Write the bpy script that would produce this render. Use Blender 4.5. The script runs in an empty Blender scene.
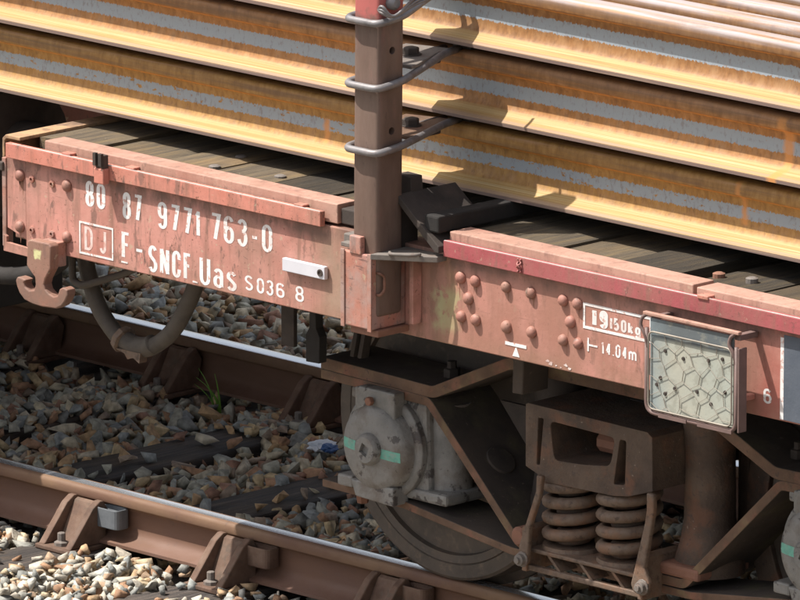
import bpy, bmesh, math, random
import numpy as np
from mathutils import Vector, Matrix
random.seed(7)
R = math.radians
PI = math.pi
S = bpy.context.scene
C = S.collection

# ------------------------------------------------------------------ camera
cam_d = bpy.data.cameras.new('camera'); cam = bpy.data.objects.new('camera', cam_d); C.objects.link(cam)
th, pt = R(45.3), R(13.0)
fw = Vector((-math.sin(th)*math.cos(pt), math.cos(th)*math.cos(pt), -math.sin(pt)))
rt = Vector((math.cos(th), math.sin(th), 0)); up = rt.cross(fw)
m = Matrix((rt, up, -fw)).transposed().to_4x4()
m.translation = Vector((20.639, -18.884, 6.7035))
cam.matrix_world = m
cam_d.sensor_width = 36; cam_d.lens = 36*9500/800
cam_d.clip_start = 1; cam_d.clip_end = 3000
S.camera = cam
# ------------------------------------------------------------------ light
SUN = Vector((-1.0, -1.0, 2.45)).normalized()
w = bpy.data.worlds.new('World'); S.world = w; w.use_nodes = True
nt = w.node_tree; bg = nt.nodes['Background']
sky = nt.nodes.new('ShaderNodeTexSky'); sky.sky_type = 'NISHITA'; sky.sun_disc = False
sky.dust_density = 3.0; sky.ozone_density = 0.4; sky.sun_elevation = math.asin(SUN.z); sky.sun_rotation = math.atan2(SUN.x, SUN.y)
soft = nt.nodes.new('ShaderNodeHueSaturation'); soft.inputs['Saturation'].default_value = 0.45   # thin bright cloud whitens the sky evenly
nt.links.new(sky.outputs[0], soft.inputs['Color']); nt.links.new(soft.outputs[0], bg.inputs[0]); bg.inputs[1].default_value = 0.098
sd = bpy.data.lights.new('sun', 'SUN'); sd.energy = 3.7; sd.angle = R(0.5); sd.color = (1.0, 0.955, 0.89)
so = bpy.data.objects.new('sun', sd); C.objects.link(so); so.rotation_euler = SUN.to_track_quat('Z', 'Y').to_euler()
S.view_settings.view_transform = 'Standard'; S.view_settings.look = 'None'
S.view_settings.exposure = 0.9; S.view_settings.gamma = 1

# ------------------------------------------------------------------ materials
def material(name, ramp, scale=4, stretch=(1, 1, 1), rough=0.75, metal=0.0, bump=0.3, bscale=120, over=(), detail=8, rrand=0.1, bdist=0.002, objvar=0.0):
    """ramp: colours over noise; over: list of dict(scale, stretch, lo, hi, col, amt [, axis-range])"""
    M = bpy.data.materials.new(name); M.use_nodes = True
    n = M.node_tree.nodes; L = M.node_tree.links; P = n['Principled BSDF']
    tc = n.new('ShaderNodeTexCoord'); oi = n.new('ShaderNodeObjectInfo')
    off = n.new('ShaderNodeVectorMath'); off.operation = 'MULTIPLY_ADD'
    cmb = n.new('ShaderNodeCombineXYZ')
    for i in range(3): L.new(oi.outputs['Random'], cmb.inputs[i])
    L.new(cmb.outputs[0], off.inputs[0]); off.inputs[1].default_value = (37, 53, 71)
    L.new(tc.outputs['Object'], off.inputs[2])
    def noise(sc, st, det=detail, dist=0.0):
        mp = n.new('ShaderNodeMapping'); mp.inputs['Scale'].default_value = st
        L.new(off.outputs[0], mp.inputs[0])
        t = n.new('ShaderNodeTexNoise'); t.inputs['Scale'].default_value = sc; t.inputs['Detail'].default_value = det
        t.inputs['Roughness'].default_value = 0.62; t.inputs['Distortion'].default_value = dist
        L.new(mp.outputs[0], t.inputs['Vector']); return t.outputs['Fac']
    def mrange(src, lo, hi, a=0, b=1):
        r = n.new('ShaderNodeMapRange'); r.inputs[1].default_value = lo; r.inputs[2].default_value = hi
        r.inputs[3].default_value = a; r.inputs[4].default_value = b; L.new(src, r.inputs[0]); return r.outputs[0]
    def math_(op, a, b):
        r = n.new('ShaderNodeMath'); r.operation = op
        for i, v in enumerate((a, b)):
            if isinstance(v, (int, float)): r.inputs[i].default_value = v
            else: L.new(v, r.inputs[i])
        return r.outputs[0]
    cr = n.new('ShaderNodeValToRGB'); L.new(mrange(noise(scale, stretch), 0.3, 0.7), cr.inputs[0])
    while len(cr.color_ramp.elements) < len(ramp): cr.color_ramp.elements.new(0.5)
    for i, c in enumerate(ramp):
        e = cr.color_ramp.elements[i]; e.position = i/max(1, len(ramp)-1); e.color = (*c, 1)
    col = cr.outputs[0]; masks = []
    sep = n.new('ShaderNodeSeparateXYZ'); L.new(tc.outputs['Object'], sep.inputs[0])
    geo = n.new('ShaderNodeNewGeometry'); wsep = n.new('ShaderNodeSeparateXYZ'); L.new(geo.outputs['Position'], wsep.inputs[0])
    for o in over:
        f = None
        if 'lo' in o:
            f = mrange(noise(o.get('scale', 10), o.get('stretch', (1, 1, 1)), o.get('detail', 8), o.get('dist', 0)), o['lo'], o['hi'])
        for key, sp in (('x', sep), ('y', sep), ('z', sep), ('wx', wsep), ('wz', wsep), ('wy', wsep)):
            if key in o:
                a, b, soft = o[key][:3]
                v = sp.outputs['XYZ'.index(key[-1].upper())]
                if len(o[key]) > 3:
                    jit = math_('MULTIPLY', math_('SUBTRACT', noise(o[key][4], o[key][5], 4), 0.5), o[key][3])
                    v = math_('ADD', v, jit)
                g = math_('MULTIPLY', mrange(v, a-soft, a+soft), mrange(v, b-soft, b+soft, 1, 0))
                f = g if f is None else math_('MULTIPLY', f, g)
        mx = n.new('ShaderNodeMix'); mx.data_type = 'RGBA'
        f = math_('MULTIPLY', f, o.get('amt', 1.0))
        L.new(f, mx.inputs[0]); L.new(col, mx.inputs[6]); mx.inputs[7].default_value = (*o['col'], 1); col = mx.outputs[2]
    if objvar:
        hs = n.new('ShaderNodeHueSaturation'); L.new(col, hs.inputs['Color'])
        L.new(mrange(oi.outputs['Random'], 0, 1, 1-objvar, 1+objvar), hs.inputs['Value']); col = hs.outputs[0]
    L.new(col, P.inputs['Base Color'])
    P.inputs['Metallic'].default_value = metal
    rn = noise(scale*3, stretch)
    L.new(mrange(rn, 0.3, 0.7, rough-rrand, min(1, rough+rrand)), P.inputs['Roughness'])
    if bump:
        b1 = n.new('ShaderNodeBump'); b1.inputs['Strength'].default_value = bump; b1.inputs['Distance'].default_value = bdist
        hh = math_('ADD', noise(bscale, stretch, 6), math_('MULTIPLY', noise(bscale*0.15, stretch, 6), 1.5))
        L.new(hh, b1.inputs['Height']); L.new(b1.outputs[0], P.inputs['Normal'])
    return M

GRIME = (0.09, 0.065, 0.05)
def wagon_paint(name, a, b, c, extra=(), dirt=1.0):
    return material(name, [a, b, c], scale=5, rough=0.62, bump=0.3, bscale=90, over=[
        dict(scale=22, lo=0.50, hi=0.66, col=tuple(min(1, x*1.15+0.01) for x in b), amt=0.4),
        dict(scale=9, stretch=(3.0, 1, 0.35), lo=0.50, hi=0.68, col=(0.22, 0.115, 0.08), amt=0.75*dirt),
        dict(scale=3.2, lo=0.47, hi=0.66, col=(0.28, 0.165, 0.12), amt=0.7*dirt),
        dict(scale=26, stretch=(1, 1, 0.3), lo=0.58, hi=0.63, col=(0.20, 0.11, 0.085), amt=0.75*dirt),
        dict(scale=45, stretch=(1, 1, 0.5), lo=0.625, hi=0.66, col=GRIME, amt=0.6*dirt),
        dict(scale=60, stretch=(0.3, 1, 2.0), lo=0.64, hi=0.67, col=(0.07, 0.045, 0.035), amt=0.55*dirt, dist=1.5),
        dict(scale=110, lo=0.63, hi=0.66, col=(0.16, 0.07, 0.04), amt=0.8*dirt),
        dict(scale=38, lo=0.645, hi=0.665, col=(0.45, 0.38, 0.26), amt=0.5*dirt),
    ] + list(extra))
M_sill = wagon_paint('salmon_paint', (0.50, 0.215, 0.17), (0.54, 0.255, 0.205), (0.43, 0.17, 0.13), extra=[
    dict(scale=10, lo=0.35, hi=0.6, col=(0.28, 0.15, 0.10), amt=0.72, wx=(2.58, 3.12, 0.05)),
    dict(scale=6, lo=0.30, hi=0.6, col=(0.33, 0.24, 0.17), amt=0.7, wx=(2.62, 2.85, 0.03)),
    dict(scale=24, lo=0.40, hi=0.46, col=(0.40, 0.38, 0.20), amt=0.95, wx=(3.06, 3.15, 0.015, 0.08, 30, (1, 1, 1)), wz=(0.89, 1.01, 0.015, 0.05, 30, (1, 1, 1))),
    dict(scale=8, lo=0.35, hi=0.55, col=(0.36, 0.24, 0.10), amt=0.45, wx=(3.08, 3.13, 0.025, 0.05, 20, (1, 1, 0.4))),
    dict(scale=5, lo=0.3, hi=0.55, col=(0.33, 0.155, 0.11), amt=0.8, wx=(3.1, 6.6, 0.05)),
    dict(scale=5, lo=0.3, hi=0.5, col=(0.38, 0.115, 0.09), amt=0.7, wx=(4.24, 6.6, 0.03)),
    dict(scale=12, stretch=(1, 1, 0.6), lo=0.38, hi=0.58, col=(0.28, 0.155, 0.10), amt=0.5, wz=(0.84, 0.885, 0.02)),
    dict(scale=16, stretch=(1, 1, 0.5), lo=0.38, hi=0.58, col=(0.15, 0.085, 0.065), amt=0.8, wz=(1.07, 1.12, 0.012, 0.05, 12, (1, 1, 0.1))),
])
M_flange = wagon_paint('salmon_flange_paint', (0.50, 0.175, 0.12), (0.54, 0.21, 0.155), (0.43, 0.14, 0.10))
M_flange_r = wagon_paint('crimson_flange_paint', (0.31, 0.062, 0.07), (0.36, 0.082, 0.088), (0.33, 0.11, 0.10), dirt=0.7)
M_curb = wagon_paint('curb_paint', (0.40, 0.22, 0.165), (0.43, 0.25, 0.19), (0.36, 0.175, 0.13), dirt=0.55)
M_edge = material('bare_edge', [(0.55, 0.40, 0.36), (0.72, 0.66, 0.63), (0.60, 0.30, 0.24)], scale=9, stretch=(0.6, 1, 1), rough=0.5, bump=0)
M_stake = material('stake_steel', [(0.10, 0.060, 0.045), (0.145, 0.092, 0.070), (0.19, 0.128, 0.10)], scale=9, stretch=(1, 1, 0.35), rough=0.62, bump=0.25, over=[
    dict(scale=14, stretch=(2, 2, 0.5), lo=0.56, hi=0.7, col=(0.24, 0.115, 0.092), amt=0.4),
    dict(scale=60, stretch=(1, 1, 0.3), lo=0.62, hi=0.68, col=(0.09, 0.055, 0.045), amt=0.6),
    dict(scale=20, lo=0.25, hi=0.45, col=(0.40, 0.095, 0.085), amt=0.85, wz=(1.74, 3, 0.012, 0.05, 40, (1, 1, 1))),
])
M_pocket = wagon_paint('pocket_paint', (0.36, 0.125, 0.085), (0.42, 0.18, 0.13), (0.30, 0.14, 0.10), extra=[
    dict(scale=9, lo=0.45, hi=0.6, col=(0.36, 0.27, 0.24), amt=0.6),
    dict(scale=34, stretch=(0.3, 1, 1.6), lo=0.60, hi=0.64, col=(0.12, 0.07, 0.06), amt=0.7)])
M_grey = material('dusty_steel', [(0.12, 0.10, 0.088), (0.18, 0.155, 0.135), (0.15, 0.12, 0.10)], scale=12, over=[dict(scale=30, lo=0.55, hi=0.65, col=(0.14, 0.09, 0.07), amt=0.7)])
M_galv = material('grey_rod', [(0.13, 0.12, 0.12), (0.23, 0.215, 0.215), (0.16, 0.125, 0.11)], scale=14, rough=0.5, metal=0.35, bump=0.15)
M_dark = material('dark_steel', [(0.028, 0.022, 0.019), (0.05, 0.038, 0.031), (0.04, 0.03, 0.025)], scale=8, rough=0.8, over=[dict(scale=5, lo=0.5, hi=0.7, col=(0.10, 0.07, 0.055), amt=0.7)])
M_black = material('near_black', [(0.014, 0.012, 0.011), (0.028, 0.023, 0.02)], scale=8, rough=0.85)  # even near-black tone for underframe, bearers and hoses
M_bogie = material('bogie_brown', [(0.055, 0.035, 0.026), (0.10, 0.066, 0.046), (0.145, 0.098, 0.068)], scale=9, rough=0.72, bump=0.6, bdist=0.004, over=[
    dict(scale=11, lo=0.52, hi=0.66, col=(0.20, 0.085, 0.045), amt=0.55),
    dict(scale=36, lo=0.58, hi=0.66, col=(0.06, 0.042, 0.036), amt=0.7),
    dict(scale=80, lo=0.66, hi=0.7, col=(0.34, 0.27, 0.21), amt=0.6)])
M_bar = material('arch_bar_brown', [(0.085, 0.048, 0.03), (0.135, 0.078, 0.048), (0.185, 0.108, 0.068)], scale=9, rough=0.78, bump=0.3, over=[
    dict(scale=12, lo=0.54, hi=0.66, col=(0.28, 0.11, 0.07), amt=0.5),
    dict(scale=8, lo=0.56, hi=0.7, col=(0.26, 0.20, 0.09), amt=0.5),
    dict(scale=45, lo=0.60, hi=0.66, col=(0.06, 0.04, 0.035), amt=0.7)])
M_bardark = material('arch_bar_dark_face', [(0.042, 0.033, 0.028), (0.068, 0.052, 0.042), (0.09, 0.066, 0.05)], scale=6, rough=0.85, bump=0.25, over=[
    dict(scale=7, lo=0.52, hi=0.7, col=(0.13, 0.115, 0.06), amt=0.6), dict(scale=60, lo=0.64, hi=0.7, col=(0.22, 0.16, 0.13), amt=0.5)])
M_spring = material('spring_brown', [(0.085, 0.052, 0.036), (0.16, 0.11, 0.078), (0.125, 0.072, 0.045)], scale=22, rough=0.65, bump=0.5, bdist=0.003, over=[dict(scale=16, lo=0.5, hi=0.62, col=(0.20, 0.10, 0.055), amt=0.6), dict(scale=50, lo=0.58, hi=0.64, col=(0.05, 0.033, 0.025), amt=0.6)])
M_foot = material('orange_brown_casting', [(0.20, 0.095, 0.06), (0.26, 0.125, 0.082), (0.17, 0.085, 0.06)], scale=12, rough=0.8, bump=0.3)
M_box = material('grey_axlebox_paint', [(0.15, 0.145, 0.135), (0.225, 0.215, 0.20), (0.175, 0.155, 0.135)], scale=9, rough=0.55, bump=0.6, bdist=0.003, over=[
    dict(scale=9, lo=0.5, hi=0.66, col=(0.13, 0.10, 0.08), amt=0.6),
    dict(scale=22, lo=0.575, hi=0.61, col=(0.05, 0.04, 0.038), amt=0.8),
    dict(scale=60, stretch=(1, 1, 0.5), lo=0.66, hi=0.70, col=(0.16, 0.10, 0.07), amt=0.8)])
M_teal = material('teal_paint_stripe', [(0.09, 0.33, 0.25), (0.16, 0.42, 0.33), (0.10, 0.28, 0.22)], scale=30, rough=0.6, over=[dict(scale=35, lo=0.50, hi=0.62, col=(0.28, 0.30, 0.27), amt=0.7)])
M_wheel = material('wheel_brown', [(0.055, 0.043, 0.035), (0.085, 0.067, 0.054), (0.11, 0.08, 0.06)], scale=9, rough=0.6, bump=0.15, over=[dict(scale=30, lo=0.55, hi=0.7, col=(0.20, 0.14, 0.10), amt=0.5)])
M_wweb = material('wheel_web_dark', [(0.030, 0.028, 0.026), (0.048, 0.045, 0.042), (0.04, 0.034, 0.029)], scale=8, rough=0.6, bump=0.15)
M_shine = material('polished_rail', [(0.74, 0.75, 0.78), (0.88, 0.88, 0.90)], scale=5, stretch=(0.2, 4, 1), rough=0.24, metal=0.85, bump=0.03)
M_track = material('track_rail_brown', [(0.115, 0.058, 0.035), (0.155, 0.08, 0.05), (0.135, 0.07, 0.047)], scale=6, stretch=(0.35, 1, 1), rough=0.72, bump=0.2, over=[
    dict(scale=9, stretch=(0.4, 1, 1), lo=0.35, hi=0.6, col=(0.21, 0.125, 0.07), amt=0.9, z=(-0.045, 0.02, 0.004)),
    dict(scale=10, lo=0.4, hi=0.65, col=(0.185, 0.105, 0.078), amt=0.7, z=(-0.2, -0.115, 0.01)),
    dict(scale=40, lo=0.60, hi=0.68, col=(0.12, 0.07, 0.05), amt=0.6)])
M_chair = material('chair_rust', [(0.085, 0.046, 0.030), (0.135, 0.078, 0.052), (0.18, 0.115, 0.08)], scale=16, rough=0.8, bump=0.4, objvar=0.1, over=[dict(scale=30, lo=0.56, hi=0.64, col=(0.10, 0.07, 0.05), amt=0.7)])
M_key = material('grey_key', [(0.10, 0.11, 0.12), (0.16, 0.17, 0.18)], scale=20, rough=0.55, bump=0.2)
def wood(name, a, b, c, ov=0.2, streak=(9, 0.6, 9)):
    return material(name, [a, b, c], scale=5, stretch=streak, rough=0.85, bump=0.7, bscale=60, bdist=0.004, objvar=ov, over=[
        dict(scale=11, stretch=(14, 0.5, 4), lo=0.57, hi=0.63, col=(0.025, 0.02, 0.016), amt=0.7),
        dict(scale=3, stretch=(2, 1, 2), lo=0.5, hi=0.75, col=(0.22, 0.13, 0.05), amt=0.4),
        dict(scale=60, lo=0.66, hi=0.72, col=(0.30, 0.26, 0.22), amt=0.4)])
M_plank = wood('deck_wood', (0.05, 0.038, 0.026), (0.095, 0.072, 0.046), (0.15, 0.105, 0.05), 0.6)
M_sleeper = wood('sleeper_wood', (0.022, 0.019, 0.018), (0.065, 0.054, 0.048), (0.13, 0.10, 0.08), 0.15)
M_white = material('white_lettering', [(0.72, 0.68, 0.66), (0.80, 0.78, 0.76)], scale=20, rough=0.6, bump=0.05, over=[dict(scale=60, lo=0.56, hi=0.62, col=(0.50, 0.24, 0.18), amt=0.8), dict(scale=12, lo=0.5, hi=0.7, col=(0.55, 0.42, 0.36), amt=0.5)])
M_faded = material('faded_lettering', [(0.62, 0.38, 0.32), (0.74, 0.60, 0.56), (0.56, 0.28, 0.22)], scale=30, rough=0.6, bump=0.05)
M_plate = material('white_plate', [(0.56, 0.55, 0.59), (0.64, 0.63, 0.66)], scale=10, rough=0.5, bump=0.05, over=[dict(scale=60, lo=0.68, hi=0.72, col=(0.35, 0.25, 0.2), amt=0.6)])
M_navy = material('dark_grey_panel', [(0.07, 0.085, 0.11), (0.11, 0.125, 0.15)], scale=10, rough=0.6, over=[dict(scale=60, lo=0.68, hi=0.71, col=(0.5, 0.5, 0.5), amt=0.7)])
M_board = material('card_board', [(0.30, 0.29, 0.235), (0.39, 0.38, 0.31), (0.35, 0.345, 0.29)], scale=10, rough=0.7, bump=0.2, over=[
    dict(scale=3, lo=0.4, hi=0.6, col=(0.33, 0.37, 0.33), amt=0.6),
    dict(scale=26, lo=0.67, hi=0.69, col=(0.07, 0.04, 0.03), amt=0.9),
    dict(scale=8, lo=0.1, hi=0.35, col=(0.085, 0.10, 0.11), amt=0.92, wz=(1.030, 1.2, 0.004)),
    dict(scale=8, lo=0.3, hi=0.5, col=(0.20, 0.25, 0.27), amt=0.6, wx=(3.8, 3.975, 0.03)),
    dict(scale=30, lo=0.52, hi=0.6, col=(0.24, 0.235, 0.19), amt=0.5)])
M_frame = material('holder_frame_brown', [(0.13, 0.085, 0.075), (0.19, 0.12, 0.105)], scale=20, rough=0.6, bump=0.15)
M_wire = material('pale_wire', [(0.20, 0.17, 0.14), (0.32, 0.28, 0.23), (0.15, 0.12, 0.10)], rough=0.5, metal=0.2, bump=0)
M_hose = material('dusty_hose', [(0.05, 0.041, 0.034), (0.085, 0.07, 0.056), (0.07, 0.056, 0.044)], scale=12, rough=0.75, bump=0.2)
M_hook = wagon_paint('hook_paint', (0.25, 0.11, 0.075), (0.28, 0.135, 0.095), (0.19, 0.10, 0.07), extra=[
    dict(scale=40, lo=0.35, hi=0.5, col=(0.62, 0.60, 0.30), amt=0.9, wx=(1.545, 1.572, 0.003, 0.02, 60, (1, 1, 1)), wz=(0.855, 0.88, 0.003, 0.02, 60, (1, 1, 1))),
    dict(scale=20, lo=0.3, hi=0.6, col=(0.19, 0.115, 0.085), amt=0.9, wz=(0.6, 0.80, 0.015))])
M_litter_w = material('crumpled_white', [(0.6, 0.65, 0.72), (0.78, 0.8, 0.84)], scale=30, rough=0.6, bump=0.1)
M_litter_b = material('crumpled_blue', [(0.03, 0.07, 0.2), (0.06, 0.13, 0.3)], scale=30, rough=0.5, bump=0.1)
M_grass = material('grass_green', [(0.12, 0.30, 0.03), (0.22, 0.42, 0.06)], scale=20, rough=0.6, bump=0)
M_bed = material('ballast_fines', [(0.05, 0.04, 0.033), (0.11, 0.09, 0.07), (0.07, 0.06, 0.05)], scale=40, rough=0.95, bump=0.8, bscale=60, bdist=0.01)
M_neigh = wagon_paint('neighbour_paint', (0.22, 0.07, 0.05), (0.28, 0.10, 0.07), (0.2, 0.08, 0.06))

def load_mat(name, stains, band_lo, band_hi, breakup, mauve, ramp):
    ov = [
        dict(scale=30, stretch=(1, 1, 0.5), lo=0.45, hi=0.65, col=(0.34, 0.19, 0.085), amt=0.7, z=(0.028, 0.062, 0.006)),
        # foot: pale ochre streaks running along the rail
        dict(scale=14, stretch=(0.10, 9, 9), lo=0.2, hi=0.5, col=(0.46, 0.32, 0.135), amt=0.92, z=(-0.05, 0.030, 0.003)),
        dict(scale=6, stretch=(0.12, 14, 10), lo=0.42, hi=0.56, col=(0.36, 0.20, 0.06), amt=0.6, z=(-0.05, 0.028, 0.003)),
        dict(scale=7, stretch=(0.12, 20, 12), lo=0.52, hi=0.60, col=(0.58, 0.47, 0.27), amt=0.65, z=(-0.05, 0.024, 0.003)),
        dict(scale=9, stretch=(0.16, 16, 12), lo=0.56, hi=0.62, col=(0.22, 0.13, 0.07), amt=0.45, z=(-0.05, 0.022, 0.003)),
        dict(scale=9, stretch=(0.15, 14, 8), lo=0.30, hi=0.5, col=(0.34, 0.235, 0.18), amt=0.75, z=(-0.05, 0.0145, 0.0015)),
        dict(scale=12, stretch=(0.2, 10, 10), lo=0.2, hi=0.45, col=(0.155, 0.105, 0.095), amt=0.9, z=(-0.05, 0.0088, 0.0012)),
        # head: mauve grey scale
        dict(scale=8, stretch=(0.3, 8, 3), lo=0.32, hi=0.55, col=(0.38, 0.335, 0.335), amt=mauve, z=(0.152, 0.3, 0.005)),
        dict(scale=12, stretch=(0.2, 9, 6), lo=0.52, hi=0.62, col=(0.44, 0.25, 0.13), amt=0.75, z=(0.158, 0.3, 0.004)),
        dict(scale=9, stretch=(0.25, 6, 6), lo=0.40, hi=0.58, col=(0.17, 0.095, 0.05), amt=0.7, z=(0.136, 0.158, 0.003)),
        dict(scale=30, lo=0.3, hi=0.5, col=(0.62, 0.24, 0.04), amt=0.85, z=(0.1240, 0.1285, 0.0010)),
        # unrusted blue grey mill scale band with ragged edges
        dict(scale=70, stretch=(0.5, 1, 1), lo=0.30+breakup, hi=0.335+breakup, col=(0.28, 0.335, 0.385), amt=0.95,
             z=(band_lo, band_hi, 0.0009, 0.021, 160, (1.0, 1, 0.10))),
        dict(scale=90, stretch=(1, 1, 0.5), lo=0.54, hi=0.64, col=(0.12, 0.055, 0.025), amt=0.35, z=(0.03, 0.135, 0.004)),
    ]
    for (x0, x1, z0, z1) in stains:
        ov.append(dict(scale=25, lo=0.15, hi=0.4, col=(0.60, 0.26, 0.07), amt=0.8, wx=(x0, x1, 0.006, 0.03, 30, (1, 1, 1)), z=(z0, z1, 0.004)))
    return material(name, ramp, scale=38, stretch=(1.3, 1, 0.6),
                    rough=0.62, bump=0.12, bscale=200, over=ov, rrand=0.12)
M_load = [load_mat('rusty_new_rail_bottom', [(3.885, 3.905, 0.05, 0.17), (2.305, 2.325, 0.03, 0.1)], 0.066, 0.099, 0.055, 0.0, [(0.25, 0.125, 0.033), (0.35, 0.185, 0.050), (0.44, 0.25, 0.08)]),
          load_mat('rusty_new_rail_middle', [(4.035, 4.065, -0.02, 0.165)], 0.064, 0.101, -0.01, 0.15, [(0.23, 0.10, 0.028), (0.34, 0.155, 0.045), (0.44, 0.215, 0.078)]),
          load_mat('rusty_new_rail_top', [], 0.064, 0.102, -0.02, 0.9, [(0.17, 0.072, 0.022), (0.26, 0.12, 0.038), (0.34, 0.175, 0.065)])]

def stone_mat(name, cols):
    M = bpy.data.materials.new(name); M.use_nodes = True
    n = M.node_tree.nodes; L = M.node_tree.links; P = n['Principled BSDF']
    g = n.new('ShaderNodeNewGeometry'); oi = n.new('ShaderNodeObjectInfo')
    a = n.new('ShaderNodeMath'); a.operation = 'ADD'; L.new(g.outputs['Random Per Island'], a.inputs[0]); L.new(oi.outputs['Random'], a.inputs[1])
    f = n.new('ShaderNodeMath'); f.operation = 'FRACT'; L.new(a.outputs[0], f.inputs[0])
    cr = n.new('ShaderNodeValToRGB'); cr.color_ramp.interpolation = 'CONSTANT'; L.new(f.outputs[0], cr.inputs[0])
    while len(cr.color_ramp.elements) < len(cols): cr.color_ramp.elements.new(0.5)
    for i, c in enumerate(cols): cr.color_ramp.elements[i].position = i/len(cols); cr.color_ramp.elements[i].color = (*c, 1)
    tc = n.new('ShaderNodeTexCoord'); no = n.new('ShaderNodeTexNoise'); no.inputs['Scale'].default_value = 45; no.inputs['Detail'].default_value = 8
    L.new(g.outputs['Position'], no.inputs['Vector'])
    mr = n.new('ShaderNodeMapRange'); mr.inputs[1].default_value = 0.3; mr.inputs[2].default_value = 0.7; mr.inputs[3].default_value = 0.62; mr.inputs[4].default_value = 1.35
    L.new(no.outputs['Fac'], mr.inputs[0])
    hs = n.new('ShaderNodeHueSaturation'); L.new(cr.outputs[0], hs.inputs['Color']); L.new(mr.outputs[0], hs.inputs['Value'])
    L.new(hs.outputs[0], P.inputs['Base Color']); P.inputs['Roughness'].default_value = 0.85
    b = n.new('ShaderNodeBump'); b.inputs['Strength'].default_value = 0.6; b.inputs['Distance'].default_value = 0.004
    n2 = n.new('ShaderNodeTexNoise'); n2.inputs['Scale'].default_value = 110; n2.inputs['Detail'].default_value = 5
    L.new(g.outputs['Position'], n2.inputs['Vector']); L.new(n2.outputs['Fac'], b.inputs['Height']); L.new(b.outputs[0], P.inputs['Normal'])
    return M
M_st_in = stone_mat('ballast_stone_lightened', [(0.38, 0.36, 0.29), (0.54, 0.47, 0.35), (0.42, 0.24, 0.14), (0.25, 0.25, 0.225), (0.56, 0.42, 0.24), (0.38, 0.375, 0.32),
                                      (0.33, 0.18, 0.12), (0.55, 0.47, 0.33), (0.29, 0.30, 0.285), (0.48, 0.31, 0.165), (0.44, 0.42, 0.33), (0.32, 0.24, 0.175)])  # stones between the rails, colours raised in place of sky and bounced light
M_st_out = stone_mat('ballast_stone_pale', [(0.46, 0.41, 0.33), (0.31, 0.30, 0.26), (0.42, 0.28, 0.16), (0.54, 0.49, 0.40), (0.33, 0.19, 0.11), (0.46, 0.41, 0.33),
                                       (0.30, 0.31, 0.29), (0.48, 0.38, 0.25), (0.38, 0.26, 0.17), (0.46, 0.44, 0.38), (0.22, 0.22, 0.20)])

# ------------------------------------------------------------------ mesh helpers
def finish(bm, name, mat, parent=None, bevel=0.0, smooth=None, mats=None):
    bmesh.ops.recalc_face_normals(bm, faces=bm.faces[:])
    me = bpy.data.meshes.new(name); bm.to_mesh(me); bm.free()
    o = bpy.data.objects.new(name, me); C.objects.link(o)
    for mm in (mats or [mat]): me.materials.append(mm)
    if bevel:
        b = o.modifiers.new('bevel', 'BEVEL'); b.width = bevel; b.segments = 2; b.limit_method = 'ANGLE'; b.angle_limit = R(40)
    if smooth: me.shade_smooth() if smooth is True else me.shade_smooth()
    if smooth is not True and smooth:
        me.set_sharp_from_angle(angle=R(smooth))
    if parent: o.parent = parent
    return o
def thing(name, label, cat, group=None, loc=(0, 0, 0)):
    o = bpy.data.objects.new(name, None); C.objects.link(o); o.location = loc
    o['label'] = label; o['category'] = cat
    if group: o['group'] = group
    o.empty_display_size = 0.1
    return o
def tag(o, label, cat, group=None):
    o['label'] = label; o['category'] = cat
    if group: o['group'] = group
    return o
def box(bm, x0, x1, y0, y1, z0, z1):
    v = [bm.verts.new(p) for p in ((x0, y0, z0), (x1, y0, z0), (x1, y1, z0), (x0, y1, z0), (x0, y0, z1), (x1, y0, z1), (x1, y1, z1), (x0, y1, z1))]
    for f in ((0, 1, 2, 3), (4, 5, 6, 7), (0, 1, 5, 4), (1, 2, 6, 5), (2, 3, 7, 6), (3, 0, 4, 7)): bm.faces.new([v[i] for i in f])
    return v
def prism(bm, pts, a0, a1, axis='y'):
    """extrude a 2D outline; axis y: pts are (x,z); axis x: (y,z); axis z: (x,y)"""
    def P(p, a): return {'y': (p[0], a, p[1]), 'x': (a, p[0], p[1]), 'z': (p[0], p[1], a)}[axis]
    A = [bm.verts.new(P(p, a0)) for p in pts]; B = [bm.verts.new(P(p, a1)) for p in pts]
    n = len(pts)
    bm.faces.new(A); bm.faces.new(B[::-1])
    for i in range(n): bm.faces.new((A[i], A[(i+1) % n], B[(i+1) % n], B[i]))
def lathe(bm, prof, c, axis='y', seg=48, a0=0, a1=2*PI):
    """prof: list (radius, along)"""
    rings = []; full = abs(a1-a0-2*PI) < 1e-6
    ns = seg if full else seg+1
    for r, t in prof:
        ring = []
        for i in range(ns):
            a = a0+(a1-a0)*i/seg
            u, v = r*math.cos(a), r*math.sin(a)
            p = {'y': (c[0]+u, c[1]+t, c[2]+v), 'z': (c[0]+u, c[1]+v, c[2]+t), 'x': (c[0]+t, c[1]+u, c[2]+v)}[axis]
            ring.append(bm.verts.new(p))
        rings.append(ring)
    for k in range(len(rings)-1):
        for i in range(ns if full else ns-1):
            j = (i+1) % ns
            bm.faces.new((rings[k][i], rings[k][j], rings[k+1][j], rings[k+1][i]))
    for ring in (rings[0], rings[-1]):
        try: bm.faces.new(ring)
        except ValueError: pass
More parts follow.
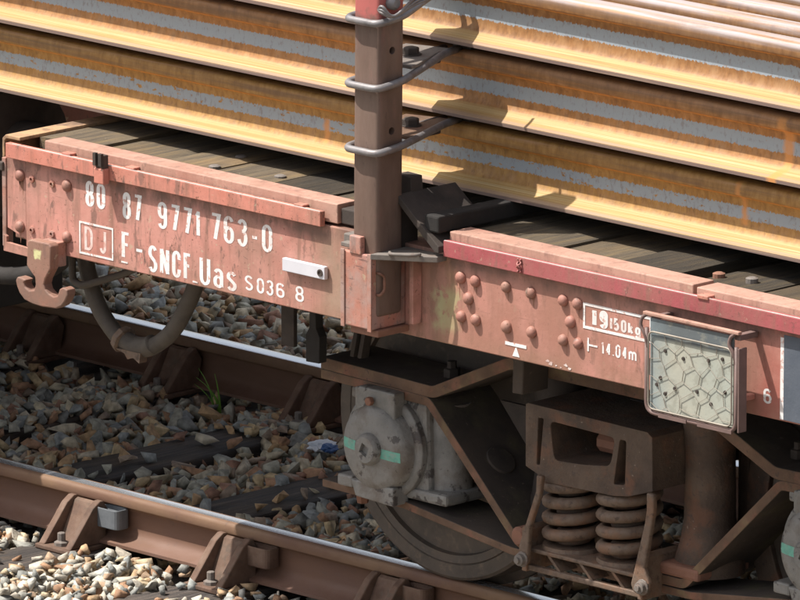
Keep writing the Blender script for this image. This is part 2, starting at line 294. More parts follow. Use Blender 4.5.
def tube(bm, path, r, seg=10, closed=False):
    P = [Vector(p) for p in path]; rings = []; N = len(P); prev = None
    for i, p in enumerate(P):
        a = P[(i-1) % N] if (closed or i > 0) else p; b = P[(i+1) % N] if (closed or i < N-1) else p
        t = (b-a).normalized()
        if prev is None:
            u = t.orthogonal().normalized()
        else:
            u = (prev - t*prev.dot(t)).normalized()
        prev = u; v = t.cross(u)
        rr = r[i] if isinstance(r, (list, tuple)) else r
        rings.append([bm.verts.new(p+rr*(math.cos(2*PI*k/seg)*u+math.sin(2*PI*k/seg)*v)) for k in range(seg)])
    for i in range(N if closed else N-1):
        A, B = rings[i], rings[(i+1) % N]
        for k in range(seg): bm.faces.new((A[k], A[(k+1) % seg], B[(k+1) % seg], B[k]))
    if not closed: bm.faces.new(rings[0]); bm.faces.new(rings[-1][::-1])
def smooth_path(pts, n=8):
    P = [Vector(p) for p in pts]; out = []
    for i in range(len(P)-1):
        p0 = P[max(0, i-1)]; p1 = P[i]; p2 = P[i+1]; p3 = P[min(len(P)-1, i+2)]
        for k in range(n):
            t = k/n
            out.append(0.5*((2*p1)+(-p0+p2)*t+(2*p0-5*p1+4*p2-p3)*t*t+(-p0+3*p1-3*p2+p3)*t**3))
    out.append(P[-1]); return out
def round_corners(pts, r, n=5, closed=False):
    P = [Vector(p) for p in pts]; out = []; N = len(P)
    for i, p in enumerate(P):
        if not closed and i in (0, N-1): out.append(p); continue
        a = (P[(i-1) % N]-p); b = (P[(i+1) % N]-p)
        d = min(r, a.length*0.45, b.length*0.45); s = p+a.normalized()*d; e = p+b.normalized()*d
        for k in range(n+1):
            t = k/n; out.append(s*(1-t)**2+p*2*t*(1-t)+e*t*t)
    return out
def carve(o, cutters):
    """subtract cutter meshes from o (result baked, cutters removed)"""
    for c in cutters:
        md = o.modifiers.new('cut', 'BOOLEAN'); md.object = c; md.operation = 'DIFFERENCE'; md.solver = 'EXACT'
    # put cuts ahead of bevel
    names = [md.name for md in o.modifiers if md.type == 'BOOLEAN']
    bev = [md for md in o.modifiers if md.type == 'BEVEL']; bw = bev[0].width if bev else 0
    for md in bev: o.modifiers.remove(md)
    bpy.context.view_layer.update()
    dg = bpy.context.evaluated_depsgraph_get(); me = bpy.data.meshes.new_from_object(o.evaluated_get(dg))
    o.modifiers.clear(); mats = list(o.data.materials); o.data = me
    if not me.materials:
        for mm in mats: me.materials.append(mm)
    for c in cutters: bpy.data.objects.remove(c)
    if bw:
        b = o.modifiers.new('bevel', 'BEVEL'); b.width = bw; b.segments = 2; b.limit_method = 'ANGLE'; b.angle_limit = R(40)
def single(name, mat, parent, fn, *a, bevel=0.0, smooth=None, **k):
    bm = bmesh.new(); fn(bm, *a, **k); return finish(bm, name, mat, parent, bevel, smooth)
def boxo(name, mat, parent, x0, x1, y0, y1, z0, z1, bevel=0.003):
    return single(name, mat, parent, box, x0, x1, y0, y1, z0, z1, bevel=bevel)
def clone(o, parent=None, loc=None, rot=None, scale=None):
    c = o.copy(); C.objects.link(c)
    if parent is not None: c.parent = parent
    if loc is not None: c.location = loc
    if rot is not None: c.rotation_euler = rot
    if scale is not None: c.scale = scale
    return c
def copy_tree(o, parent=None, **k):
    c = clone(o, parent, **k)
    for ch in list(o.children): copy_tree(ch, c)
    return c
def bolt(bm, c, r=0.018, h=0.014, axis='y', sgn=-1, seg=6):
    a, b = (0, sgn*h)
    lathe(bm, [(r, a), (r, b*0.85), (r*0.85, b)], c, axis, seg=seg)
def arc(cx, cy, rx, ry, a0, a1, n=8): return [(cx+rx*math.cos(R(a0+(a1-a0)*i/n)), cy+ry*math.sin(R(a0+(a1-a0)*i/n))) for i in range(n+1)]
def loop(x0, x1, y0, y1, ry):
    cx, rx = (x0+x1)/2, (x1-x0)/2
    return arc(cx, y1-ry, rx, ry, 0, 180)+arc(cx, y0+ry, rx, ry, 180, 360)
def glyph(ch):
    """centre lines in a unit box, (points, closed)"""
    g = {
     '0': [(loop(0, 1, 0, 1, .24), 1)], '8': [(loop(0, 1, 0, .5, .2), 1), (loop(.06, .94, .5, 1, .2), 1)],
     '9': [(loop(0, 1, .42, 1, .22), 1), ([(1, .7), (1, .24)]+arc(.5, .22, .5, .22, 0, -160), 0)],
     '6': [(loop(0, 1, 0, .58, .22), 1), ([(0, .3), (0, .76)]+arc(.5, .78, .5, .22, 180, 20), 0)],
     '3': [(arc(.5, .78, .48, .22, 160, -90, 10), 0), (arc(.5, .29, .5, .29, 90, -165, 12), 0)],
     '7': [([(0, 1), (1, 1), (.45, 0)], 0)], '1': [([(.62, 1), (.62, 0)], 0), ([(.05, .80), (.55, .93)], 0)], 'I': [([(.5, 1), (.5, 0)], 0)],
     '4': [([(.72, 0), (.72, 1)], 0), ([(.66, .96), (.02, .30)], 0), ([(0, .26), (1, .26)], 0)],
     '5': [([(.95, 1), (.12, 1), (.06, .55)]+arc(.5, .3, .5, .3, 130, -155, 10), 0)],
     'S': [(arc(.5, .76, .5, .24, 25, 200, 8)+[(.2, .58), (.8, .42)]+arc(.5, .24, .5, .24, 20, -155, 8), 0)],
     's': [(arc(.5, .53, .5, .17, 25, 200, 8)+[(.25, .42), (.75, .3)]+arc(.5, .17, .5, .17, 20, -155, 8), 0)],
     'N': [([(0, 0), (0, 1)], 0), ([(0, 1), (1, 0)], 0), ([(1, 0), (1, 1)], 0)],
     'C': [([(1, .7)]+arc(.5, .77, .5, .23, 0, 180)+arc(.5, .23, .5, .23, 180, 360)+[(1, .3)], 0)],
     'F': [([(0, 0), (0, 1), (.95, 1)], 0), ([(0, .54), (.8, .54)], 0)], 'U': [([(0, 1), (0, .24)]+arc(.5, .24, .5, .24, 180, 360)+[(1, 1)], 0)],
     'a': [(arc(.5, .52, .48, .18, 160, 0, 8)+[(.98, 0)], 0), (loop(0, .98, 0, .42, .18), 1)],
     'k': [([(0, 0), (0, 1)], 0), ([(.95, .68), (.05, .32)], 0), ([(.35, .42), (1, 0)], 0)],
     'g': [(loop(0, 1, 0.05, .66, .22), 1), ([(1, .68), (1, -.05)]+arc(.5, -.08, .5, .2, 0, -160), 0)],
     'm': [([(0, 0), (0, .68)], 0), ([(0, .5)]+arc(.25, .5, .25, .18, 180, 0, 6)+[(.5, 0)], 0), ([(.5, .5)]+arc(.75, .5, .25, .18, 180, 0, 6)+[(1, 0)], 0)],
     'D': [([(0, 0), (0, 1), (.4, 1)]+arc(.4, .7, .6, .3, 80, 0, 6)+arc(.4, .3, .6, .3, 0, -80, 6)+[(.4, 0)], 1)],
     'J': [([(.9, 1), (.9, .22)]+arc(.45, .22, .45, .22, 0, -170), 0)], '-': [([(0, .42), (1, .42)], 0)], '.': [([(.5, 0), (.5, .10)], 0)]}
    return g.get(ch, [])
CW = {'1': .62, 'I': .25, '.': .28, 'm': 1.55, '-': .8, ' ': .6, 'N': 1.12, 'J': .8, 'S': 1.08, 'C': 1.05, 's': .95, 'a': .95}
def lettering(text, x0, x1, z0, z1, y, mat, parent, tx=0.0138, tz_=0.0085, gap=0.30, name='lettering'):
    ws = [CW.get(c, 1.0) for c in text]; tot = sum(ws)+gap*(len(text)-1)
    if len(text) == 1: tot = ws[0]
    u = (x1-x0)/tot; cx = x0; bm = bmesh.new(); lay = 0
    for c, w_ in zip(text, ws):
        gx0, gx1 = cx+tx/2, cx+w_*u-tx/2
        if gx1 < gx0: gx0 = gx1 = (gx0+gx1)/2
        for pts, closed in glyph(c):
            P = [(gx0+(gx1-gx0)*p[0], z0+tz_/2+(z1-z0-tz_)*p[1]) for p in pts]
            Q = [P[0]]
            for p in P[1:]:
                if math.hypot(p[0]-Q[-1][0], p[1]-Q[-1][1]) > 2e-4: Q.append(p)
            if closed and math.hypot(Q[0][0]-Q[-1][0], Q[0][1]-Q[-1][1]) < 2e-4: Q.pop()
            P = Q; N = len(P); L_, R_ = [], []
            for i in range(N):
                a = P[i-1] if (closed or i) else P[0]; b = P[(i+1) % N] if (closed or i < N-1) else P[-1]
                def nrm(p, q):
                    d = (q[0]-p[0], q[1]-p[1]); l = math.hypot(*d) or 1; return (-d[1]/l, d[0]/l)
                n1 = nrm(a, P[i]) if a != P[i] else nrm(P[i], b); n2 = nrm(P[i], b) if b != P[i] else n1
                n = (n1[0]+n2[0], n1[1]+n2[1]); l2 = n[0]**2+n[1]**2
                k = min(2.0/max(l2, 1e-6), 1.6) if l2 > 0.3 else 1.0
                n = (n[0]*k, n[1]*k)
                ox, oz = n[0]*tx/2, n[1]*tz_/2
                yy = y-0.00012*lay
                L_.append(bm.verts.new((P[i][0]+ox, yy, P[i][1]+oz))); R_.append(bm.verts.new((P[i][0]-ox, yy, P[i][1]-oz)))
            for i in range(N if closed else N-1):
                j = (i+1) % N
                bm.faces.new((L_[i], L_[j], R_[j], R_[i]))
            lay = (lay+1) % 4
        cx += (w_+gap)*u
    bm.normal_update()
    for f in bm.faces:
        if f.normal.y > 0: f.normal_flip()
    me = bpy.data.meshes.new(name); bm.to_mesh(me); bm.free(); o = bpy.data.objects.new(name, me); C.objects.link(o)
    me.materials.append(mat); o.parent = parent; return o

# ------------------------------------------------------------------ ground
def flat(name, x0, x1, y0, y1, z, mat, n=1):
    bm = bmesh.new(); bmesh.ops.create_grid(bm, x_segments=n, y_segments=n, size=0.5)
    for v in bm.verts: v.co = ((x0+x1)/2+v.co.x*(x1-x0), (y0+y1)/2+v.co.y*(y1-y0), z)
    return finish(bm, name, mat)
M_soil = material('dry_soil', [(0.12, 0.10, 0.07), (0.17, 0.14, 0.10), (0.10, 0.11, 0.06)], scale=0.8, rough=0.95, bump=0.6)
g = flat('ground', -400, 400, -400, 400, -0.34, M_soil, 4); g['kind'] = 'structure'
bm = bmesh.new(); bmesh.ops.create_grid(bm, x_segments=160, y_segments=90, size=0.5)
from mathutils import noise as mn
def bed_z(x, y):
    z = -0.235 + 0.018*mn.noise(Vector((x*2.1, y*2.1, 3)))+0.008*mn.noise(Vector((x*7, y*7, 1)))
    if y < -1.5: z -= 0.0
    return z
for v in bm.verts:
    x, y = 2+v.co.x*16, 0.5+v.co.y*9; v.co = (x, y, bed_z(x, y))
ballast = finish(bm, 'ballast', M_bed); ballast['kind'] = 'structure'

SL = [0.445+0.625*i for i in range(-7, 13)]       # sleeper centres
def on_sleeper(x, y, mgn=0.0):
    if not (-1.32-mgn < y < 1.32+mgn): return False
    return any(abs(x-s) < 0.118+mgn for s in SL)

# stone shapes
def make_stone(seed):
    rng = random.Random(seed); bm = bmesh.new()
    a, b, c = rng.uniform(0.9, 1.35), rng.uniform(0.6, 0.95), rng.uniform(0.38, 0.68)
    for i in range(10):
        p = [rng.uniform(-1, 1) for _ in range(3)]; k = rng.randrange(3); p[k] = rng.choice((-1, 1))*rng.uniform(0.82, 1.0)
        q = Vector(p); l = (abs(p[0])**4+abs(p[1])**4+abs(p[2])**4)**0.25; q = q/l*rng.uniform(0.80, 1.06)
        bm.verts.new((q.x*a+0.2*q.y, q.y*b, q.z*c+rng.uniform(-.15, .15)*q.x))
    r = bmesh.ops.convex_hull(bm, input=bm.verts[:])
    bmesh.ops.delete(bm, geom=[v for v in bm.verts if not v.link_faces], context='VERTS')
    bmesh.ops.recalc_face_normals(bm, faces=bm.faces[:])
    me = bpy.data.meshes.new('stone'); bm.to_mesh(me); bm.free(); return me
VAR = [make_stone(100+i) for i in range(24)]
VV = []
for me in VAR:
    co = np.empty(len(me.vertices)*3); me.vertices.foreach_get('co', co)
    tri = np.array([list(p.vertices) for p in me.polygons]); VV.append((co.reshape(-1, 3), tri))
def rotm(rng):
    q = rng.normal(size=4)*np.array([1.6, .45, .45, 1.6]); q /= np.linalg.norm(q); w_, x, y, z = q
    return np.array([[1-2*(y*y+z*z), 2*(x*y-z*w_), 2*(x*z+y*w_)], [2*(x*y+z*w_), 1-2*(x*x+z*z), 2*(y*z-x*w_)], [2*(x*z-y*w_), 2*(y*z+x*w_), 1-2*(x*x+y*y)]])
CAM = np.array([20.639, -18.884, 6.7035]); fwn = np.array(fw); rtn = np.array(rt); upn = np.array(up)
def px(P):
    v = np.asarray(P, float)-CAM; z = v@fwn
    return 400+9500*(v@rtn)/z, 300-9500*(v@upn)/z
rng = np.random.default_rng(5)
stones = []
def scatter(x0, x1, y0, y1, dens, smin, smax, dz, layer):   # stones with random size, tilt and height
    n = int((x1-x0)*(y1-y0)*dens)
    for _ in range(n):
        x, y = rng.uniform(x0, x1), rng.uniform(y0, y1)
        s = rng.uniform(smin, smax)*(1 if rng.random() < 0.85 else 1.35)
        if any(abs(y-ry) < 0.075 for ry in (-0.755, 0.755)): continue
        z = bed_z(x, y)+dz+rng.uniform(-0.006, 0.014)
        if y < -0.85: z += 0.014; s *= 0.84
        if on_sleeper(x, y, -0.01 if layer else 0.015):
            hid = 0.035
            if y > 0.9: hid = 0.9
            # in clumps: some sleepers are half buried
            if not any(abs(x-q) < 0.2 and -0.55 < y < 0.42 for q in (0.445, 1.07)): hid = 0.75 if abs(y) < 0.72 else 0.3
            if y < -0.75: hid = 0.03
            if rng.random() > hid: continue
            s = min(s, 0.030); z = -0.168+s*0.5
        elif abs(abs(y)-0.755) < 0.14 and any(abs(x-c) < 0.14 for c in SL): continue
        stones.append((x, y, z, s, rng.integers(len(VAR)), rotm(rng)))
# seen area (dense, two layers) and the wider track bed
scatter(-1.8, 4.6, -2.0, 3.2, 430, 0.022, 0.036, 0.008, 0)
scatter(-1.8, 4.6, -2.0, 3.2, 700, 0.014, 0.033, 0.032, 1)
scatter(-1.8, 4.6, -2.0, 3.2, 430, 0.016, 0.041, 0.050, 1)
scatter(-1.8, 4.6, -2.0, -0.85, 500, 0.013, 0.028, 0.062, 1)
for a in ((-5.5, -1.8, -3.5, 4.8), (4.6, 9.5, -3.5, 4.8), (-1.8, 4.6, -3.5, -2.0), (-1.8, 4.6, 3.2, 4.8)):
    scatter(*a, 300, 0.028, 0.046, 0.03, 0)
def emit(lst, name, mat):
    vs, fs, off = [], [], 0
    for (x, y, z, s, k, m_) in lst:
        co, tri = VV[k]; vs.append((co*s)@m_.T+np.array([x, y, z])); fs.append(tri+off); off += len(co)
    vs = np.concatenate(vs); fs = np.concatenate(fs)
    me = bpy.data.meshes.new(name); me.vertices.add(len(vs)); me.vertices.foreach_set('co', vs.ravel())
    me.loops.add(len(fs)*3); me.loops.foreach_set('vertex_index', fs.ravel().astype(np.int32))
    me.polygons.add(len(fs)); me.polygons.foreach_set('loop_start', np.arange(0, len(fs)*3, 3, dtype=np.int32))
    me.update(calc_edges=True); me.validate(); me.materials.append(mat)
    o = bpy.data.objects.new(name, me); C.objects.link(o); o.parent = ballast; o['kind'] = 'stuff'; return o
# the nearest, largest showing stones become objects of their own
cand = []
for i, t in enumerate(stones):
    u, v = px(t[:3])
    if 2 < u < 520 and 345 < v < 598 and t[2] > -0.2 and t[3] > 0.024:
        cand.append((-t[3]-1.2*t[2]*0.5, i))
cand.sort(); pick = set(i for _, i in cand[:300])
mesh_in = []; mesh_out = []
for me in VAR:
    a = me.copy(); a.materials.append(M_st_in); mesh_in.append(a); b = me.copy(); b.materials.append(M_st_out); mesh_out.append(b)
for i in pick:
    x, y, z, s, k, m_ = stones[i]
    o = bpy.data.objects.new('stone', (mesh_out if y < -0.8 else mesh_in)[k]); C.objects.link(o)
    o.matrix_world = Matrix.Translation((x, y, z)) @ Matrix(m_.tolist()).to_4x4() @ Matrix.Scale(s, 4); o.parent = ballast
rest = [t for i, t in enumerate(stones) if i not in pick]
emit([t for t in rest if t[1] < -0.8], 'shoulder_stones', M_st_out)
emit([t for t in rest if t[1] >= -0.8], 'track_bed_stones', M_st_in)

# ------------------------------------------------------------------ track
names = {}
vis = [i for i, s in enumerate(SL) if 0.3 < s < 1.8]
bm = bmesh.new(); box(bm, -0.112, 0.112, -1.30, 1.30, -0.32, -0.168)
proto = finish(bm, 'sleeper', M_sleeper, bevel=0.006)
slab = {3: 'dark wooden sleeper under the grass tuft, left of the two shown between the rails'}
for i, s in enumerate(SL):
    o = proto if i == 0 else clone(proto)
    o.location = (s, 0, 0)
    k = round((s-0.445)/0.625)
    lab = {0: 'dark wooden sleeper between the rails, upper left of the two bare stretches',
           1: 'dark wooden sleeper whose near end carries the chair with the grey steel key',
           2: 'wooden sleeper under the second chair of the near rail, beside the grey axle box',
           3: 'wooden sleeper under the third chair of the near rail, below the wheel',
           -1: 'shaded wooden sleeper at the left edge, under the far rail behind the hose',
           -2: 'shaded wooden sleeper under the far rail below the tow hook'}.get(k, 'dark wooden sleeper buried in ballast beyond the stretch of track in view')
    tag(o, lab, 'sleeper', 'wooden sleepers under the track')

def rail_profile(hw, h, fw_, web=0.0085):
    s = h/0.172
    half = [(fw_, 0), (fw_, 0.0105*s), (0.045*fw_/0.075, 0.019*s), (0.020, 0.0285*s), (web+0.003, 0.040*s), (web, 0.055*s), (web, 0.113*s), (web+0.003, 0.121*s),
            (0.016, 0.126*s), (hw-0.001, 0.1345*s), (hw, 0.1375*s), (hw-0.0005, 0.158*s), (hw-0.003, 0.1655*s), (hw-0.008, 0.1695*s), (hw-0.018, 0.1715*s), (0, 0.172*s)]
    return half + [(-y, z) for y, z in half[-2::-1]]
def rail(name, length, hw, h, fw_, mats, topz=None):
    bm = bmesh.new(); pr_ = rail_profile(hw, h, fw_)
    prism(bm, pr_, 0, length, 'x')
    if topz is not None:
        for f in bm.faces:
            if len(f.verts) == 4 and f.calc_center_median().z > topz: f.material_index = 1
    bmesh.ops.recalc_face_normals(bm, faces=bm.faces[:])
    me = bpy.data.meshes.new(name); bm.to_mesh(me); bm.free()
    for mm in mats: me.materials.append(mm)
    me.shade_smooth(); me.set_sharp_from_angle(angle=R(38))
    o = bpy.data.objects.new(name, me); C.objects.link(o); return o
def zshift(o, dz):
    for v in o.data.vertices: v.co.z += dz
tr = rail('track_rail', 30, 0.0365, 0.148, 0.062, [M_track, M_shine], 0.1472)
zshift(tr, -0.148)
tr.location = (-12, -0.7545, 0)
tag(tr, 'near running rail, sunlit brown side and shiny top, wheel standing on it', 'rail', 'running rails of the track')
t2 = rail('track_rail', 30, 0.0365, 0.148, 0.062, [M_track, M_shine], 0.1448); zshift(t2, -0.148); t2.location = (-12, 0.7545, 0); tag(t2, 'far running rail in shade behind the hanging hose, its bright top showing', 'rail', 'running rails of the track')

def rail_chair(x, y, label, key_mat, side=1, near=True):
    t = thing('rail_chair', label, 'rail chair', 'cast rail chairs holding the rails', (x, y, -0.168))
    bm = bmesh.new(); box(bm, -0.075, 0.075, -0.185, 0.185, 0.001, 0.016); finish(bm, 'base_plate', M_chair, t, bevel=0.004)
    for sg in (-1, 1):
        for xx in (-0.068, 0.042):
            bm = bmesh.new()
            pts = [(sg*0.178, 0.016), (sg*0.034, 0.016), (sg*0.034, 0.05), (sg*0.020, 0.105), (sg*0.045, 0.142), (sg*0.058, 0.142), (sg*0.085, 0.125), (sg*0.165, 0.03)]
            prism(bm, pts, xx, xx+0.026, 'x'); finish(bm, 'rib', M_chair, t, bevel=0.004)
        bm = bmesh.new()
        prism(bm, [(sg*0.12, 0.016), (sg*0.034, 0.016), (sg*0.034, 0.05), (sg*0.022, 0.105), (sg*0.045, 0.136), (sg*0.058, 0.130), (sg*0.075, 0.10)], -0.042, 0.042, 'x')
        finish(bm, 'back_wall', M_chair, t, bevel=0.003)
    bm = bmesh.new(); lathe(bm, [(0.022, 0.015), (0.022, 0.026), (0.012, 0.03), (0.012, 0.052), (0.009, 0.054)], (0, -0.148, 0), 'z', 8); finish(bm, 'screw', M_grey, t, bevel=0.001)
    if y > 0: return t
    # spring steel key wedged between chair and web
    bm = bmesh.new(); k = []
    for (a, b) in round_corners([(0.055, -0.070, 0), (0.150, -0.070, 0), (0.150, -0.0145, 0), (0.055, -0.0145, 0)], 0.02, 4, True) and [(p.x, p.y) for p in round_corners([(0.055, -0.070, 0), (0.150, -0.070, 0), (0.150, -0.0145, 0), (0.055, -0.0145, 0)], 0.02, 4, True)]:
        k.append((a, b))
    prism(bm, k, 0.070, 0.128, 'z')
    ko = finish(bm, 'key', key_mat, t, bevel=0.003)
    bm = bmesh.new(); prism(bm, [(a*0.84+0.018, b*0.8-0.01) for a, b in k], 0.116, 0.140, 'z'); cut = finish(bm, 'c', key_mat)
    cut.location = (x, y, -0.168); ko.parent = None; ko.location = (x, y, -0.168)
    carve(ko, [cut]); ko.parent = t; ko.location = (0, 0, 0)
    return t
near_lab = {1: 'rusty chair with grey steel key on the near rail, lower left', 2: 'rusty chair with brown key in the middle of the near rail', 3: 'rusty chair of the near rail at the bottom edge, left of the wheel',
            0: 'rail chair of the near rail just outside the left edge'}
far_lab = {0: 'dark chair on the far rail left of the axle box', -1: 'dark chair on the far rail under the hose coupling', -2: 'shaded chair on the far rail at the left edge, below the tow hook'}
for k in range(-3, 9):
    rail_chair(0.445+0.625*k+0.01, -0.7545, near_lab.get(k, 'rail chair of the near rail hidden under the wagon or out of frame'), M_key if k == 1 else M_chair)
for k in range(-3, 9):
    rail_chair(0.445+0.625*k+0.06, 0.7545, far_lab.get(k, 'rail chair of the far rail hidden under the wagon or out of frame'), M_chair)

# litter and grass
lt = thing('crumpled_wrapper', 'crumpled blue and white wrapper lying on the ballast left of the axle box', 'litter', None, (0.783, 0.435, -0.175))
for nm, mm, cx, cy, r_ in (('white_sheet', M_litter_w, 0, 0, 0.036), ('blue_sheet', M_litter_b, 0.043, -0.010, 0.024)):
    bm = bmesh.new(); bmesh.ops.create_icosphere(bm, subdivisions=3, radius=r_)
    for v in bm.verts:
        n_ = mn.noise(v.co*60+Vector((cx*90, 3, 1)))+0.6*mn.noise(v.co*120)
        v.co *= 1+0.55*n_; v.co.z = v.co.z*0.5+0.035; v.co.x += cx; v.co.y += cy
    finish(bm, nm, mm, lt)
gt = thing('grass_tuft', 'small green grass tuft growing in the ballast before the far rail', 'grass', None, (0.14, 0.63, -0.19))
for i in range(6):
    bm = bmesh.new(); a = random.gauss(PI, 0.9); ln = random.uniform(0.06, 0.17); lean = random.uniform(0.2, 0.75)
    bx, by = random.uniform(-.02, .02), random.uniform(-.02, .02); prev = None
    for k in range(6):
        t = k/5; wd = 0.0045*(1-t)+0.0004
        c = Vector((bx+math.cos(a)*lean*ln*t*t, by+math.sin(a)*lean*ln*t*t, ln*t*(1-0.25*t*lean)))
        q = [bm.verts.new(c+Vector((-math.sin(a), math.cos(a), 0))*wd*s_) for s_ in (-1, 1)]
        if prev: bm.faces.new((prev[0], prev[1], q[1], q[0]))
        prev = q
    o = finish(bm, 'blade', M_grass, gt); md = o.modifiers.new('s', 'SOLIDIFY'); md.thickness = 0.0008

# ------------------------------------------------------------------ the wagon
W = thing('flat_wagon', 'salmon red flat wagon with plank deck, white lettering and rusty bogie', 'flat wagon')
XL, XR = 1.352, 7.4
bm = bmesh.new()
prism(bm, [(-1.35, 0.857), (-1.27, 0.857), (-1.27, 0.869), (-1.338, 0.869), (-1.338, 1.100), (-1.27, 1.100), (-1.27, 1.110), (-1.35, 1.110)], 1.43, XR, 'x')
sill = finish(bm, 'side_sill', M_sill, W, bevel=0.003)
bm = bmesh.new()   # left end piece of the web, with lower lip
prism(bm, [(1.352, 0.90), (1.352, 1.108), (1.43, 1.108), (1.43, 0.877)], -1.349, -1.338, 'y')
finish(bm, 'end_web', M_sill, W, bevel=0.002)
bm = bmesh.new(); prism(bm, [(1.349, 0.835), (1.349, 0.882), (1.352, 0.882), (1.362, 0.878), (1.362, 0.862), (1.50, 0.856), (1.50, 0.832)], -1.362, -1.352, 'y'); finish(bm, 'lip_plate', M_sill, W, bevel=0.001)
boxo('end_strip', M_pocket, W, 1.334, 1.350, -1.352, -1.325, 0.845, 1.10, 0.002)
boxo('end_bolt', M_dark, W, 1.325, 1.345, -1.36, -1.33, 1.062, 1.088, 0.004)
# far side sill, plainly seen only from the other side
s2 = clone(sill, W, scale=(1, -1, 1))
# top flanges and curbs
fl = boxo('rub_strip', M_flange, W, 1.372, 2.635, -1.372, -1.353, 1.108, 1.150, 0.002)
boxo('edge_line', M_edge, fl, 1.40, 2.633, -1.3715, -1.3690, 1.1499, 1.1515, 0.0)
fr = boxo('rub_strip', M_flange_r, W, 3.107, XR, -1.372, -1.353, 1.102, 1.146, 0.002); fr['label'] = 'crimson painted rub strip right of the stake'
boxo('edge_line', M_edge, fr, 3.11, XR, -1.3715, -1.3690, 1.1459, 1.1475, 0.0)
boxo('curb', M_curb, W, 1.505, 2.675, -1.345, -1.27, 1.118, 1.173, 0.003)
boxo('curb', M_curb, W, 3.109, 4.008, -1.350, -1.27, 1.110, 1.168, 0.003)
boxo('curb', M_curb, W, 4.020, XR, -1.350, -1.27, 1.110, 1.164, 0.003)
boxo('timber_end', M_dark, W, 2.678, 2.80, -1.335, -1.24, 1.118, 1.162, 0.004)
boxo('weld_clip', M_flange, W, 4.045, 4.085, -1.376, -1.347, 1.141, 1.153, 0.003)
for x in (1.86, 2.53, 1.60): boxo('weld_clip', M_flange, W, x, x+0.035, -1.370, -1.345, 1.1505, 1.157, 0.002)
# latch on the left strip
lat = boxo('latch', M_dark, W, 1.762, 1.796, -1.392, -1.372, 1.142, 1.180, 0.003)
boxo('latch_jaw', M_dark, lat, 1.762, 1.774, -1.402, -1.392, 1.150, 1.186, 0.001); boxo('latch_jaw', M_dark, lat, 1.784, 1.797, -1.402, -1.392, 1.150, 1.186, 0.001)
boxo('latch_base', M_flange, W, 1.760, 1.799, -1.396, -1.372, 1.098, 1.142, 0.003)
# end angle on the left
bm = bmesh.new(); prism(bm, [(1.318, 1.085), (1.318, 1.150), (1.332, 1.162), (1.392, 1.162), (1.392, 1.152), (1.335, 1.151), (1.327, 1.143), (1.327, 1.085)], -1.335, 1.33, 'y')
finish(bm, 'end_angle', material('end_angle_paint', [(0.36, 0.21, 0.11), (0.46, 0.28, 0.15), (0.26, 0.16, 0.10)], scale=8, over=[dict(scale=20, lo=0.5, hi=0.6, col=(0.12, 0.08, 0.06), amt=0.6)]), W, bevel=0.002)
boxo('headstock', M_neigh, W, 1.33, 1.42, -1.30, 1.30, 0.86, 1.085, 0.004)
# rivets
def rivet_mesh():
    bm = bmesh.new(); r = 0.0165
    lathe(bm, [(r*1.02, 0.002), (r, -0.003)]+[(r*math.cos(a), -0.003-0.013*math.sin(a)) for a in [R(q) for q in (15, 30, 45, 60, 75, 86)]], (0, 0, 0), 'y', 20)
    return finish(bm, 'rivet', wagon_paint('rivet_paint', (0.32, 0.13, 0.095), (0.36, 0.165, 0.125), (0.26, 0.12, 0.09)), sill, smooth=True)
RV = [(3.154, 1.049), (3.209, 1.048), (3.325, 1.051), (3.417, 1.050), (3.537, 1.049), (3.590, 1.049), (3.183, .996), (3.156, .942), (3.211, .942), (3.564, .995),
      (3.326, .942), (3.420, .943), (3.537, .941), (3.593, .941), (1.410, 1.059), (1.604, 1.060), (1.408, .912), (1.602, .913)]
r0 = rivet_mesh()
for i, (x, z) in enumerate(RV):
    o = r0 if i == 0 else clone(r0, sill)
    o.location = (x, -1.350 if x > 1.43 else -1.349, z); s_ = random.uniform(0.94, 1.06); o.scale = (s_, 1, s_); o.rotation_euler = (0, random.uniform(0, 6), 0)
for x, z in ((1.459, 1.056), (1.542, 1.055), (1.457, .910), (1.540, .912)):
    bm = bmesh.new(); lathe(bm, [(0.010, 0), (0.010, -0.006), (0.005, -0.007), (0.005, 0.0)], (x, -1.350, z), 'y', 10); finish(bm, 'bolt_stub', M_pocket, sill)
M_run = material('rust_run', [(0.30, 0.13, 0.075), (0.24, 0.11, 0.07), (0.38, 0.18, 0.12)], scale=30, rough=0.8, bump=0)
bm = bmesh.new(); rr2 = random.Random(11)
for i in range(16):
    x, z = rr2.choice(RV); x += rr2.uniform(-.012, .012); ln = rr2.uniform(0.012, 0.05); wd = rr2.uniform(0.0015, 0.004); z -= 0.014
    v = [bm.verts.new((x+a_*wd, -1.35025-0.00001*i if x > 1.43 else -1.3493, z-b_*ln)) for a_, b_ in ((-1, 0), (1, 0), (0.5, .6), (0.1, 1), (-.6, .7))]
    bm.faces.new(v)
o = finish(bm, 'rust_runs', M_run, sill); o['kind'] = 'stuff'
